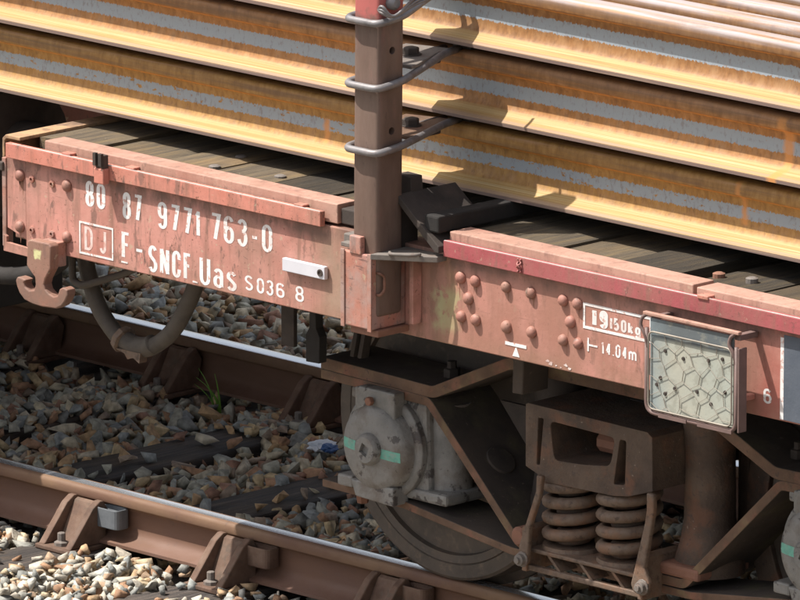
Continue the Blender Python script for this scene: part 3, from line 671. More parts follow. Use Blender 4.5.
# lettering
Y = -1.3505
for a in (('80', 1.677, 1.758, 1.014, 1.087), ('87', 1.828, 1.906, 1.002, 1.078), ('9771', 1.970, 2.143, 0.997, 1.073), ('763-0', 2.181, 2.426, 0.998, 1.075),
          ('F', 1.823, 1.860, 0.888, 0.964), ('-', 1.876, 1.914, 0.888, 0.964), ('SNCF', 1.931, 2.107, 0.868, 0.944), ('U', 2.137, 2.180, 0.865, 0.945), ('as', 2.192, 2.285, 0.866, 0.941)):
    lettering(*a, Y, M_white, sill)
for a in (('S', 2.317, 2.349, 0.879, 0.921), ('03', 2.364, 2.430, 0.878, 0.921), ('6', 2.441, 2.473, 0.879, 0.920), ('8', 2.516, 2.549, 0.880, 0.923),
          ('I50', 3.709, 3.768, 0.998, 1.032), ('kg', 3.773, 3.819, 0.998, 1.030), ('14.04m', 3.676, 3.805, 0.926, 0.962)):
    lettering(*a, Y, M_white, sill, tx=0.0062 if '4' in a[0] else 0.0082, tz_=0.0058)
lettering('19', 3.640, 3.700, 0.996, 1.045, Y, M_white, sill, tx=0.0155, tz_=0.010)
lettering('D', 1.672, 1.706, 0.888, 0.955, Y, M_faded, sill, tx=0.010, tz_=0.008)
lettering('J', 1.734, 1.762, 0.888, 0.955, Y, M_faded, sill, tx=0.010, tz_=0.008)
lettering('6', 4.262, 4.291, 0.895, 0.935, Y, M_white, sill, tx=0.0085, tz_=0.006)
def strips(name, rects, mat):
    bm = bmesh.new()
    for r_ in rects: box(bm, r_[0], r_[1], Y-0.0008, Y, r_[2], r_[3])
    return finish(bm, name, mat, sill)
def rect_frame(x0, x1, z0, z1, t): return [(x0, x1, z1-t, z1), (x0, x1, z0, z0+t), (x0, x0+t, z0+t, z1-t), (x1-t, x1, z0+t, z1-t)]
strips('box_outline', rect_frame(1.651, 1.790, 0.8745, 0.967, 0.0055), M_white)
strips('box_outline', rect_frame(3.609, 3.86, 0.986, 1.056, 0.0075), M_white)
strips('underscore', [(1.822, 1.848, 0.8755, 0.880)], M_white); strips('underscore', [(2.110, 2.130, 0.866, 0.870)], M_white)
strips('length_mark', [(3.625, 3.631, 0.926, 0.962), (3.631, 3.662, 0.941, 0.9455)], M_white)
bm = bmesh.new(); box(bm, 3.320, 3.399, Y-0.0008, Y, 0.893, 0.902); prism(bm, [(3.347, 0.866), (3.374, 0.866), (3.3625, 0.890), (3.3585, 0.890)], Y-0.0008, Y, 'y'); finish(bm, 'lifting_mark', M_white, sill)
strips('panel_edge', [(4.322, 4.334, 0.862, 1.080)], M_white)
bm = bmesh.new(); box(bm, 4.334, 5.1, -1.3515, -1.3502, 0.862, 1.088); finish(bm, 'dark_panel', M_navy, sill)
bm = bmesh.new()   # chipped white paint on the lower edge
for i in range(6):
    cx, cz = 3.475+i*0.017+random.uniform(-.004, .004), 0.868+random.uniform(-.004, .006); rr_ = random.uniform(0.004, 0.010)
    bm.faces.new([bm.verts.new((cx+rr_*random.uniform(.5, 1.4)*math.cos(a_), Y-0.0002-0.0001*i, cz+rr_*0.7*random.uniform(.4, 1.2)*math.sin(a_))) for a_ in [2*PI*k/8 for k in range(8)]])
finish(bm, 'paint_chips', M_edge, sill)
# white plate with hole
pl = boxo('white_plate', M_plate, W, 2.480, 2.645, -1.366, -1.352, 0.961, 0.997, 0.002)
bm = bmesh.new(); lathe(bm, [(0.010, 0), (0.010, -0.003), (0.006, -0.003), (0.006, -0.0005)], (2.629, -1.366, 0.979), 'y', 16); finish(bm, 'screw', M_dark, pl)
# twisted wire on the crimson strip
bm = bmesh.new()
for s_ in (-1, 1):
    tube(bm, [(3.395+s_*0.006*math.cos(t*1.6), -1.376+0.004*math.sin(t*1.6), 1.142-0.006*t) for t in np.linspace(0, 6, 16)], 0.0028, 6)
finish(bm, 'twisted_wire', M_flange_r, W, smooth=True)

# deck planks
pk = [1.395, 1.615, 1.860, 2.056, 2.289, 2.52, 2.80, 3.093, 3.409, 3.660, 3.905, 4.125]
while pk[-1] < 7.2: pk.append(pk[-1]+random.uniform(0.2, 0.25))
for i in range(len(pk)-1):
    g0 = 0.007+0.006*random.random(); zz = 1.150+random.uniform(-0.008, 0.008); x1 = pk[i+1]-g0
    if i == 9: x1 -= 0.03; zz += 0.006
    bm = bmesh.new()
    ys = [-1.262+2.524*k/24 for k in range(25)]
    nx = 5
    top = [[bm.verts.new((pk[i]+(x1-pk[i])*j/nx, y, zz+0.004*mn.noise(Vector((i*5+j*.7, y*1.2, 2)))-(0.003 if j in (0, nx) else 0))) for j in range(nx+1)] for y in ys]
    bot = [[bm.verts.new((v.co.x, v.co.y, 1.06)) for v in (row[0], row[-1])] for row in top]
    for a in range(24):
        for j in range(nx): bm.faces.new((top[a][j], top[a][j+1], top[a+1][j+1], top[a+1][j]))
        bm.faces.new((top[a][0], top[a+1][0], bot[a+1][0], bot[a][0])); bm.faces.new((top[a][-1], bot[a][1], bot[a+1][1], top[a+1][-1]))
        bm.faces.new((bot[a][0], bot[a+1][0], bot[a+1][1], bot[a][1]))
    for a in (0, 24): bm.faces.new(top[a]+bot[a][::-1])
    finish(bm, 'plank', M_plank, W)
for x, y in ((2.03, -1.19), (1.99, -1.05), (3.93, -1.17), (4.03, -1.15), (2.60, -1.10), (2.25, -1.15)):
    bm = bmesh.new(); lathe(bm, [(0.017, -0.01), (0.017, 0.005), (0.010, 0.008)], (x, y, 1.152), 'z', 12); finish(bm, 'plank_bolt', M_grey if x != 3.93 else M_foot, W)

# underframe: centre sills, cross members, brake gear
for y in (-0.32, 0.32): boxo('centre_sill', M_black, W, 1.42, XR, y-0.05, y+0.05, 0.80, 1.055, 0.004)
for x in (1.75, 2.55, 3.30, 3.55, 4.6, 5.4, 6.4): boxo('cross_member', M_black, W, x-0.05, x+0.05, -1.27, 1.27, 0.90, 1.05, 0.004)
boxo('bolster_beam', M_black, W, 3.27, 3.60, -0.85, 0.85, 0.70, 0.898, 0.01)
boxo('inner_flange', M_bar, W, 3.13, XR, -1.262, -1.20, 0.832, 0.852, 0.003)

# ------------------------------------------------------------------ stake pocket and stake
def stake_lean(o):
    for v in o.data.vertices: v.co.x += (v.co.z-1.1)*0.010
bm = bmesh.new(); box(bm, 2.853, 2.950, -1.465, -1.367, 0.92, 2.05)
stake = finish(bm, 'stake', M_stake, W, bevel=0.0); 
bm = bmesh.new()
for z in (1.428, 1.648, 1.868):
    lathe(bm, [(0.0105, -0.03), (0.0105, 0.05)], (2.950, -1.414, z), 'x', 16)
cut = finish(bm, 'cut', M_black)
md = stake.modifiers.new('b', 'BEVEL'); md.width = 0.012; md.segments = 3; md.limit_method = 'ANGLE'
bpy.context.view_layer.update(); me = bpy.data.meshes.new_from_object(stake.evaluated_get(bpy.context.evaluated_depsgraph_get())); stake.modifiers.clear(); stake.data = me
carve(stake, [cut]); stake_lean(stake); stake.data.shade_smooth(); stake.data.set_sharp_from_angle(angle=R(32))
pock = boxo('stake_pocket', M_pocket, W, 2.832, 2.943, -1.480, -1.351, 0.888, 1.094, 0.004)
boxo('pocket_edge', M_pocket, pock, 2.828, 2.842, -1.484, -1.4802, 0.884, 1.098, 0.001)
boxo('pocket_edge', M_pocket, pock, 2.930, 2.945, -1.484, -1.4802, 0.884, 1.098, 0.001)
boxo('pocket_sole', M_foot, pock, 2.850, 2.955, -1.468, -1.35, 0.868, 0.887, 0.003)
boxo('front_tab', M_pocket, pock, 2.862, 2.905, -1.484, -1.466, 1.09, 1.140, 0.003)
boxo('pocket_strap', M_grey, pock, 2.815, 2.862, -1.47, -1.40, 1.10, 1.112, 0.002)
boxo('pocket_strap', M_grey, pock, 2.80, 2.85, -1.445, -1.36, 1.096, 1.13, 0.004)
bm = bmesh.new(); tube(bm, round_corners([(2.945, -1.462, 1.045), (2.957, -1.462, 1.045), (2.957, -1.445, 1.035), (2.957, -1.445, 0.995), (2.957, -1.462, 0.985), (2.945, -1.462, 0.985)], 0.01, 4), 0.004, 8)
finish(bm, 'grab_ring', M_foot, pock, smooth=True)
bm = bmesh.new(); prism(bm, [(2.945, -1.487), (3.098, -1.385), (3.098, -1.345), (2.945, -1.345)], 1.085, 1.101, 'z'); finish(bm, 'ledge_plate', M_grey, W, bevel=0.002)
bm = bmesh.new(); tube(bm, smooth_path([(2.985, -1.452, 1.106), (3.00, -1.463, 1.106), (3.03, -1.450, 1.106), (3.055, -1.430, 1.106), (3.058, -1.410, 1.106)], 5), 0.005, 8); finish(bm, 'lashing_hoop', M_grey, W, smooth=True)
boxo('web_stiffener', M_sill, W, 2.99, 3.005, -1.385, -1.351, 0.90, 1.084, 0.002)
# dark knee bracket behind the stake
bm = bmesh.new(); prism(bm, [(2.946, 1.250), (3.104, 1.130), (3.104, 1.112), (3.09, 1.112), (2.946, 1.228)], -1.387, -1.165, 'y'); finish(bm, 'knee_plate', M_dark, W, bevel=0.002)
bm = bmesh.new(); prism(bm, [(2.89, 1.29), (2.945, 1.288), (2.950, 1.235), (2.89, 1.235)], -1.335, -1.29, 'y'); finish(bm, 'knee_web', M_dark, W, bevel=0.002)
boxo('stake_backing', M_dark, W, 2.865, 2.94, -1.37, -1.30, 1.095, 1.205, 0.004)

# ------------------------------------------------------------------ bogie (arch bar type)
A0, A1, BC = 2.61, 4.262, 3.436
def bar(name, pts, thick, y0, y1, mat, parent=W):
    """flat bar bent along pts (x,z) with given thickness"""
    P = [Vector((p[0], 0, p[1])) for p in pts]; Pt = round_corners(P, 0.014, 3)
    up_, dn = [], []
    for i, p in enumerate(Pt):
        a = Pt[max(0, i-1)]; b = Pt[min(len(Pt)-1, i+1)]; t = (b-a).normalized(); nrm = Vector((-t.z, 0, t.x))
        up_.append((p.x+nrm.x*thick/2, p.z+nrm.z*thick/2)); dn.append((p.x-nrm.x*thick/2, p.z-nrm.z*thick/2))
    bm = bmesh.new(); N = len(up_)
    grid = [[bm.verts.new((q[0], y, q[1])) for q in (up_[i], dn[i])] for y in (y0, y1) for i in range(N)]
    F, B = grid[:N], grid[N:]
    for i in range(N-1):
        bm.faces.new((F[i][0], F[i+1][0], F[i+1][1], F[i][1])); bm.faces.new((B[i][0], B[i+1][0], B[i+1][1], B[i][1]))
        bm.faces.new((F[i][0], F[i+1][0], B[i+1][0], B[i][0])); bm.faces.new((F[i][1], F[i+1][1], B[i+1][1], B[i][1]))
    for i in (0, N-1): bm.faces.new((F[i][0], F[i][1], B[i][1], B[i][0]))
    bm.normal_update(); ym = (y0+y1)/2
    for f in bm.faces:
        c = f.calc_center_median()
        f.material_index = 0 if abs(abs(c.y)-abs(y0)) < 1e-4 else 1  # outer edge takes the lighter brown, all other faces the darker tone
    return finish(bm, name, mat, parent, bevel=0.003, mats=[mat, M_bardark])
def mir(x): return 2*BC-x
def helix(bm, cx, cy, z0, z1, rad, wr, turns, seg=20, ph=0):
    n = int(turns*seg); pts = []
    for i in range(n+1):
        a = ph+2*PI*i/seg; t = i/n
        tt = min(1, max(0, (t-0.06)/0.88))
        pts.append((cx+rad*math.cos(a), cy+rad*math.sin(a), z0+wr+(z1-z0-2*wr)*tt))
    tube(bm, pts, wr, 10)

def bogie_side(sg):
    ya, yb = -1.10*sg, -0.90*sg
    def B(name, mat, x0, x1, y0, y1, z0, z1, bevel=0.004, parent=W):
        return boxo(name, mat, parent, x0, x1, min(y0*sg, y1*sg), max(y0*sg, y1*sg), z0, z1, bevel)
    # arch bar, diagonal bar, tie bar
    up_pts = [(2.355, 0.638), (2.795, 0.628), (3.09, 0.760), (mir(3.09), 0.760), (mir(2.795), 0.628), (4.62, 0.638)]
    bar('arch_bar', up_pts, 0.034, ya, yb, M_bar)
    bar('diagonal_bar', [(2.355, 0.607), (2.775, 0.599), (3.125, 0.262), (mir(3.125), 0.262), (mir(2.775), 0.599), (4.62, 0.607)], 0.027, ya, -0.84*sg, M_bar)
    bar('tie_bar', [(2.36, 0.296), (2.68, 0.290), (3.10, 0.235), (mir(3.10), 0.235), (mir(2.68), 0.290), (4.62, 0.300)], 0.022, ya, yb, M_bar)
    # columns
    for cx, cy in ((3.10, -0.91), (3.735, -0.985)):
        bm = bmesh.new(); lathe(bm, [(0.098, 0.276), (0.096, 0.31), (0.078, 0.37), (0.070, 0.43), (0.068, 0.60), (0.075, 0.70), (0.075, 0.738)], (cx, cy*sg, 0), 'z', 24)
        finish(bm, 'column', M_bogie if cx > 3.5 else M_dark, W, smooth=40)
        B('column_foot', M_foot, cx-0.08, cx+0.07, -1.105 if cx > 3.5 else -1.0, -0.90, 0.2765, 0.312, 0.010)
    # bolster end with window and slots
    out = [(3.207, 0.674), (3.225, 0.684), (3.672, 0.680), (3.690, 0.668), (3.693, 0.520), (3.606, 0.491), (3.550, 0.482), (3.272, 0.474), (3.262, 0.492), (3.213, 0.508)]
    bm = bmesh.new(); prism(bm, out, -1.165*sg, -0.90*sg, 'y'); bo = finish(bm, 'bolster_end', M_bogie, W, bevel=0.006)
    cuts = []
    def rnd(pts, r_): return [(p.x, p.z) for p in round_corners([(q[0], 0, q[1]) for q in pts], r_, 4, True)]
    for pts, d in ((rnd([(3.308, 0.648), (3.553, 0.643), (3.535, 0.562), (3.43, 0.548), (3.325, 0.541)], 0.02), 0.22), (rnd([(3.264, 0.650), (3.284, 0.650), (3.270, 0.518), (3.258, 0.518)], 0.005), 0.06),
                   (rnd([(3.570, 0.642), (3.594, 0.642), (3.590, 0.520), (3.548, 0.514)], 0.007), 0.045), ([(3.20, 0.69), (3.2165, 0.69), (3.2165, 0.50), (3.20, 0.50)], 0.02)):
        bm = bmesh.new(); prism(bm, pts, -1.25*sg, (-1.165+d)*sg, 'y'); cuts.append(finish(bm, 'c', M_black))
    carve(bo, cuts)
    bm = bmesh.new(); lathe(bm, [(0.030, -0.09), (0.030, 0.02), (0.012, 0.022)], (3.49, -1.05*sg, 0.590), 'x', 9)
    if sg == 1: finish(bm, 'wooden_packing', M_foot, W)
    else: bm.free()
    bm = bmesh.new(); prism(bm, [(3.11, 0.884), (3.245, 0.884), (3.238, 0.714), (3.198, 0.712), (3.202, 0.80), (3.185, 0.822), (3.12, 0.832)], -1.20*sg, -1.10*sg, 'y'); finish(bm, 'side_bearer', M_bardark, W, bevel=0.004)
    # springs
    for cx in (3.318, 3.522):
        bm = bmesh.new(); helix(bm, cx, -1.075*sg, 0.292, 0.490, 0.075, 0.0170, 4.2, ph=random.uniform(0, 1)); sp = finish(bm, 'coil_spring', M_spring, W, smooth=True)
        bm = bmesh.new(); helix(bm, cx, -1.075*sg, 0.293, 0.484, 0.040, 0.011, 7.0, ph=2); finish(bm, 'inner_coil', M_bogie, sp, smooth=True)
        bm = bmesh.new(); lathe(bm, [(0.090, 0.2825), (0.088, 0.294)], (cx, -1.075*sg, 0), 'z', 28); finish(bm, 'spring_seat', M_spring, sp)
    # spring plank (saucer) with ribs and end cheeks
    pan = B('spring_plank', M_spring, 3.215, 3.665, -1.17, -0.95, 0.271, 0.283, 0.004)
    B('pan_lip', M_spring, 3.225, 3.655, -1.168, -1.150, 0.218, 0.234, 0.003, pan)
    for x in (3.30, 3.42, 3.54): 
        bm = bmesh.new(); prism(bm, [(x, 0.2705), (x+0.012, 0.2705), (x+0.052, 0.2345), (x+0.040, 0.2345)], -1.165*sg, -1.02*sg, 'y'); finish(bm, 'pan_rib', M_spring, pan)
    for x in (3.213, 3.648):
        bm = bmesh.new(); prism(bm, [(x, 0.215), (x+0.018, 0.215), (x+0.018, 0.33), (x+0.010, 0.345), (x, 0.335)], -1.175*sg, -1.03*sg, 'y'); finish(bm, 'pan_cheek', M_spring, pan, bevel=0.003)
    # swing links: flat straps from bolster down to the pan, inclined
    for q, bc in (([(3.288, 0.50), (3.310, 0.50), (3.300, 0.44), (3.262, 0.345), (3.254, 0.25), (3.240, 0.236), (3.224, 0.245), (3.222, 0.29), (3.286, 0.455)], (3.238, 0.256)),
                  ([(3.700, 0.525), (3.727, 0.522), (3.727, 0.475), (3.720, 0.44), (3.694, 0.315), (3.712, 0.275), (3.706, 0.245), (3.680, 0.234), (3.652, 0.242), (3.643, 0.262), (3.656, 0.305), (3.694, 0.44), (3.700, 0.475)], (3.690, 0.262))):
        bm = bmesh.new(); prism(bm, q, -1.197*sg, -1.180*sg, 'y'); finish(bm, 'swing_link', M_spring, W, bevel=0.005)
        bm = bmesh.new(); lathe(bm, [(0.022, 0), (0.022, -0.004*sg), (0.0165, -0.005*sg), (0.0165, -0.017*sg), (0.009, -0.018*sg), (0.009, -0.026*sg)], (bc[0], -1.197*sg, bc[1]), 'y', 12); finish(bm, 'link_bolt', M_grey, W, bevel=0.001, smooth=40)
    bm = bmesh.new(); lathe(bm, [(0.028, 0), (0.028, -0.03*sg), (0.02, -0.038*sg)], (3.158, -1.10*sg, 0.292), 'y', 18); finish(bm, 'foot_boss', M_foot, W, smooth=40)
    # round plate seen on the diagonal bar
    # axle boxes
    for ax in (A0, A1):
        t = -1.0
        bm = bmesh.new()
        prism(bm, [(ax-0.10, 0.315), (ax+0.145, 0.315), (ax+0.155, 0.34), (ax+0.145, 0.585), (ax-0.095, 0.592), (ax-0.115, 0.50), (ax-0.115, 0.38)], -1.085*sg, -0.90*sg, 'y')
        bx_ = finish(bm, 'axle_box', M_box, W, bevel=0.012)
        def bb(name, mat, x0, x1, y0, y1, z0, z1, bevel=0.004): return boxo(name, mat, bx_, x0, x1, min(y0*sg, y1*sg), max(y0*sg, y1*sg), z0, z1, bevel)
        c = (ax, -1.085*sg, 0.447)
        bm = bmesh.new(); lathe(bm, [(0.150, 0), (0.150, -0.018*sg), (0.140, -0.026*sg), (0.132, -0.026*sg)], c, 'y', 40); finish(bm, 'cover_flange', M_box, bx_, bevel=0.002, smooth=40)
        bm = bmesh.new(); lathe(bm, [(0.128, -0.022*sg), (0.123, -0.05*sg), (0.114, -0.064*sg), (0.09, -0.071*sg), (0.05, -0.075*sg), (0.0, -0.076*sg)], c, 'y', 40)
        cov = finish(bm, 'cover', M_box, bx_, smooth=50)
        # stripe, following the dome
        bm = bmesh.new()
        def dome(u, v):
            r_ = math.hypot(u, v); ks = [(0, .076), (.05, .075), (.09, .071), (.114, .064), (.123, .05), (.13, .02)]
            for (r1, t1), (r2, t2_) in zip(ks, ks[1:]):
                if r1 <= r_ <= r2: return t1+(t2_-t1)*(r_-r1)/(r2-r1)
            return .05
        prev = None
        for i in range(31):
            u = -0.115+0.225*i/30
            zc = -0.004-0.0*u+(-0.055*(u))  # slight fall
            row = [bm.verts.new((c[0]+u, c[1]-(dome(u, zc+v)+0.0008)*sg, c[2]+zc+v)) for v in (-0.014, -0.005, 0.005, 0.014)]
            if prev:
                for k in range(3): bm.faces.new((prev[k], prev[k+1], row[k+1], row[k]))
            prev = row
        o = finish(bm, 'teal_stripe', M_teal, bx_)
        bm = bmesh.new(); lathe(bm, [(0.046, -0.070*sg), (0.044, -0.090*sg), (0.036, -0.098*sg)], c, 'y', 28); cap = finish(bm, 'hub_cap', M_box, bx_, bevel=0.0, smooth=40)
        bm = bmesh.new(); q = 0.021
        prism(bm, [(c[0]+q*math.cos(a), c[2]+q*math.sin(a)) for a in [R(k) for k in (20, 110, 200, 290)]], (-1.085-0.085)*sg, (-1.085-0.12)*sg, 'y'); cut = finish(bm, 'c', M_dark)
        carve(cap, [cut])
        # front lug plates and bolts
        bb('upper_lug', M_box, ax-0.085, ax+0.075, -1.135, -1.085, 0.545, 0.606, 0.006)
        bm = bmesh.new(); prism(bm, [(ax-0.075, 0.50), (ax+0.078, 0.50), (ax+0.078, 0.612), (ax-0.065, 0.612)], -1.142*sg, -1.10*sg, 'y'); finish(bm, 'upper_plate', M_box, bx_, bevel=0.006)
        bm = bmesh.new(); bolt(bm, (ax-0.005, -1.150*sg, 0.580), 0.013, 0.014*sg); finish(bm, 'lug_bolt', M_foot, bx_)
        bm = bmesh.new(); prism(bm, [(ax-0.09, 0.345), (ax+0.078, 0.345), (ax+0.078, 0.292), (ax-0.07, 0.298)], -1.148*sg, -1.085*sg, 'y'); finish(bm, 'lower_plate', M_box, bx_, bevel=0.005)
        bb('lug_ear', M_box, ax-0.135, ax-0.085, -1.10, -1.02, 0.56, 0.592, 0.008)
        bb('foot_ear', M_box, ax-0.16, ax-0.10, -1.13, -1.00, 0.312, 0.345, 0.006)
        # journal body to the right with rounded housing
        bm = bmesh.new(); lathe(bm, [(0.065, 0.335), (0.062, 0.355), (0.060, 0.54), (0.054, 0.565), (0.058, 0.582)], (ax+0.155, -1.0*sg, 0), 'z', 28); finish(bm, 'bolt_sleeve', M_box, bx_, smooth=40)
        bb('sleeve_foot', M_box, ax+0.07, ax+0.232, -1.095, -0.92, 0.308, 0.342, 0.01)
        bb('sleeve_head', M_box, ax+0.06, ax+0.15, -1.075, -0.92, 0.556, 0.588, 0.008)
        for bx2 in (ax-0.19, ax+0.16):
            bm = bmesh.new(); lathe(bm, [(0.024, 0), (0.024, 0.024), (0.014, 0.026), (0.014, 0.045)], (bx2, -1.0*sg, 0.651), 'z', 6); finish(bm, 'bar_nut', M_dark, W, bevel=0.001)
            bm = bmesh.new(); lathe(bm, [(0.016, -0.045), (0.02, -0.02), (0.02, 0)], (bx2, -1.0*sg, 0.2765), 'z', 6); finish(bm, 'bar_nut', M_foot, W)
for sg in (1, -1):
    before = set(W.children)
    bogie_side(sg)
    for o in W.children:
        if o not in before: o.location = (-0.081, 0.08*sg, -0.027)
# round boss on the inner gusset plate
bm = bmesh.new(); prism(bm, [(2.86, 0.585), (3.14, 0.585), (3.16, 0.30), (3.14, 0.285)], -0.905, -0.893, 'y'); finish(bm, 'gusset_plate', M_dark, W)
# bosses on the upper face of the diagonal bar
dv = Vector((3.125-2.775, 0, 0.262-0.599)).normalized(); nv = Vector((-dv.z, 0, dv.x))
bm = bmesh.new(); lathe(bm, [(0.045, 0), (0.043, 0.006), (0.038, 0.007), (0.0, 0.007)], (0, 0, 0), 'z', 32)
o = finish(bm, 'round_boss', M_bardark, W, smooth=40)
pc = Vector((2.694, -0.915, 0.572))+dv*0.235+nv*0.0135; zz_ = nv; xx_ = dv; yy_ = zz_.cross(xx_)
mt = Matrix((xx_, yy_, zz_)).transposed().to_4x4(); mt.translation = pc; o.matrix_local = mt

def wheel(ax, sg, nm='wheel'):
    bm = bmesh.new(); Rw = 0.43
    prof = [(0.02, -0.075), (0.085, -0.075), (0.10, -0.05), (0.14, -0.035), (0.27, -0.010), (0.335, -0.030), (0.352, -0.048)]
    lathe(bm, [(r, t*sg) for r, t in prof]+[(0.352, 0.06*sg), (0.02, 0.06*sg)], (ax, -0.735*sg, Rw), 'y', 72)
    w_ = finish(bm, nm, M_wweb, W, smooth=40)
    bm = bmesh.new()
    lathe(bm, [(0.352, -0.050*sg), (0.356, -0.064*sg), (0.378, -0.066*sg), (0.380, -0.062*sg), (0.383, -0.066*sg), (0.418, -0.066*sg), (0.4265, -0.060*sg), (0.430, 0.02*sg), (0.455, 0.035*sg), (0.455, 0.055*sg), (0.44, 0.066*sg), (0.352, 0.066*sg)], (ax, -0.735*sg, Rw), 'y', 96)
    # open ends stay closed by the disc
    finish(bm, 'tyre', M_wheel, w_, smooth=30)
A0 -= 0.06; A1 -= 0.06
for ax in (A0, A1):
    for sg in (1, -1): wheel(ax, sg)
    bm = bmesh.new(); lathe(bm, [(0.07, -1.05), (0.07, -0.66), (0.085, -0.6), (0.075, 0), (0.085, 0.6), (0.07, 0.66), (0.07, 1.05)], (ax, 0, 0.43), 'y', 24); finish(bm, 'axle', M_dark, W, smooth=40)
# brake blocks and hangers
for ax, s_ in ((A0, 1), (A1, -1)):
    bm = bmesh.new()
    pts = [(ax+s_*math.cos(a)*0.438, 0.43+math.sin(a)*0.438) for a in [R(q) for q in range(-32, 33, 8)]]
    pts += [(ax+s_*math.cos(a)*0.515, 0.43+math.sin(a)*0.515) for a in [R(q) for q in range(32, -33, -8)]]
    prism(bm, pts, -0.80, -0.70, 'y'); finish(bm, 'brake_block', M_bogie, W, bevel=0.004)
    boxo('block_hanger', M_bogie, W, ax+s_*0.535-0.02, ax+s_*0.535+0.02, -0.79, -0.73, 0.36, 0.86, 0.004)
    boxo('brake_beam', M_dark, W, ax+s_*0.575-0.025, ax+s_*0.575+0.025, -0.72, 0.72, 0.38, 0.44, 0.004)
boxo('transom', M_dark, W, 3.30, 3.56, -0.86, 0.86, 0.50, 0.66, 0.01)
boxo('shade_plate', M_black, W, 3.80, 3.86, -0.62, 0.62, 0.30, 0.86, 0.003)  # added black plate that keeps the gap behind the column dark

# hanging brackets behind the left sill
boxo('hanger_plate', M_dark, W, 2.215, 2.265, -1.115, -1.10, 0.668, 0.90, 0.002)
bm = bmesh.new(); prism(bm, [(2.318, 0.638), (2.370, 0.640), (2.372, 0.715), (2.358, 0.738), (2.352, 0.90), (2.334, 0.90), (2.332, 0.738), (2.318, 0.715)], -1.12, -1.09, 'y'); finish(bm, 'hanger_fork', M_black, W, bevel=0.002)
for x in (2.40, 2.43):
    bm = bmesh.new(); prism(bm, [(x, 0.652), (x+0.014, 0.652), (x+0.07, 0.90), (x+0.056, 0.90)], -1.03, -1.0, 'y'); finish(bm, 'stay_strap', M_dark, W)
# brake hose loop with coupling
hp = smooth_path([(1.505, -1.2, 0.90), (1.515, -1.2, 0.80), (1.555, -1.2, 0.70), (1.60, -1.2, 0.645), (1.66, -1.2, 0.604), (1.74, -1.2, 0.592), (1.80, -1.2, 0.612), (1.87, -1.2, 0.665), (1.93, -1.2, 0.75), (1.965, -1.2, 0.82), (1.985, -1.2, 0.92)], 6)
bm = bmesh.new(); tube(bm, hp, 0.024, 14); hs = finish(bm, 'brake_hose', M_hose, W, smooth=True)
bm = bmesh.new(); tube(bm, smooth_path([(1.675, -1.2, 0.603), (1.72, -1.2, 0.594), (1.765, -1.2, 0.600), (1.79, -1.2, 0.612)], 5), 0.029, 12); finish(bm, 'sleeve', M_hose, hs, smooth=True)
bm = bmesh.new(); d_ = Vector((0.82, 0, -0.36)).normalized()
lathe(bm, [(0.026, -0.012), (0.038, -0.010), (0.040, 0.008), (0.030, 0.012)], (0, 0, 0), 'z', 9); cl = finish(bm, 'coupling_collar', M_spring, hs); cl.location = (1.665, -1.2, 0.606); cl.rotation_euler = d_.to_track_quat('Z', 'Y').to_euler()
bm = bmesh.new(); prism(bm, [(1.655, 0.585), (1.70, 0.575), (1.712, 0.560), (1.735, 0.568), (1.76, 0.556), (1.765, 0.585)], -1.228, -1.20, 'y'); finish(bm, 'coupling_teeth', M_spring, hs)
bm = bmesh.new(); tube(bm, round_corners([(1.512, -1.25, 0.90), (1.512, -1.25, 0.757), (1.552, -1.25, 0.748), (1.712, -1.25, 0.806), (1.86, -1.25, 0.875)], 0.03, 5), 0.0105, 8); finish(bm, 'bent_rod', M_hose, W, smooth=True)

# tow hook
hk = [(1.517, .899), (1.530, .905), (1.602, .905), (1.613, .898), (1.609, .832), (1.588, .80), (1.583, .785), (1.588, .772), (1.602, .762), (1.622, .757), (1.639, .762), (1.648, .783), (1.662, .790), (1.679, .785), (1.680, .770), (1.669, .750), (1.655, .735),
      (1.632, .724), (1.570, .720), (1.535, .722), (1.502, .729), (1.482, .745), (1.472, .762), (1.467, .779), (1.474, .790), (1.491, .789), (1.508, .786), (1.500, .776), (1.504, .766), (1.521, .758), (1.543, .763), (1.549, .779), (1.547, .800), (1.532, .812), (1.513, .829)]
bm = bmesh.new(); prism(bm, hk, -1.425, -1.392, 'y'); finish(bm, 'tow_hook', M_hook, W, bevel=0.0035)
boxo('hook_backing', M_pocket, W, 1.53, 1.60, -1.393, -1.352, 0.83, 0.90, 0.004)

# card holder with wire mesh
YF = -1.430
ch = thing('x', 'x', 'x'); bpy.data.objects.remove(ch)
hx0, hx1, hz0, hz1 = 3.918, 4.240, 0.826, 1.066
cb = boxo('card_board', M_board, W, hx0+0.012, hx1-0.012, YF+0.001, YF+0.006, hz0+0.01, 1.080, 0.0)
bm = bmesh.new(); tube(bm, round_corners([(hx0, YF, 1.052), (hx0, YF, hz0), (hx1, YF, hz0), (hx1, YF, 1.052)], 0.03, 5), 0.0058, 8); finish(bm, 'frame_rod', M_frame, cb, smooth=True)
bm = bmesh.new(); tube(bm, round_corners([(hx0+0.012, YF-0.006, 1.046), (hx0+0.012, YF-0.006, hz0+0.012), (hx1-0.012, YF-0.006, hz0+0.012), (hx1-0.012, YF-0.006, 1.046)], 0.02, 5, True), 0.0024, 8, True); finish(bm, 'inner_rod', M_wire, cb, smooth=True)
boxo('top_bar', M_curb, W, 3.908, 4.252, -1.436, -1.422, 1.086, 1.095, 0.002)
boxo('top_bracket', M_frame, W, 4.225, 4.245, -1.4215, -1.3535, 1.068, 1.084, 0.002)
boxo('top_bracket', M_frame, W, 3.925, 3.940, -1.4215, -1.3535, 1.072, 1.084, 0.002)
boxo('side_flat', M_frame, cb, hx1+0.008, hx1+0.013, YF-0.004, YF+0.026, hz0, 1.05, 0.001)
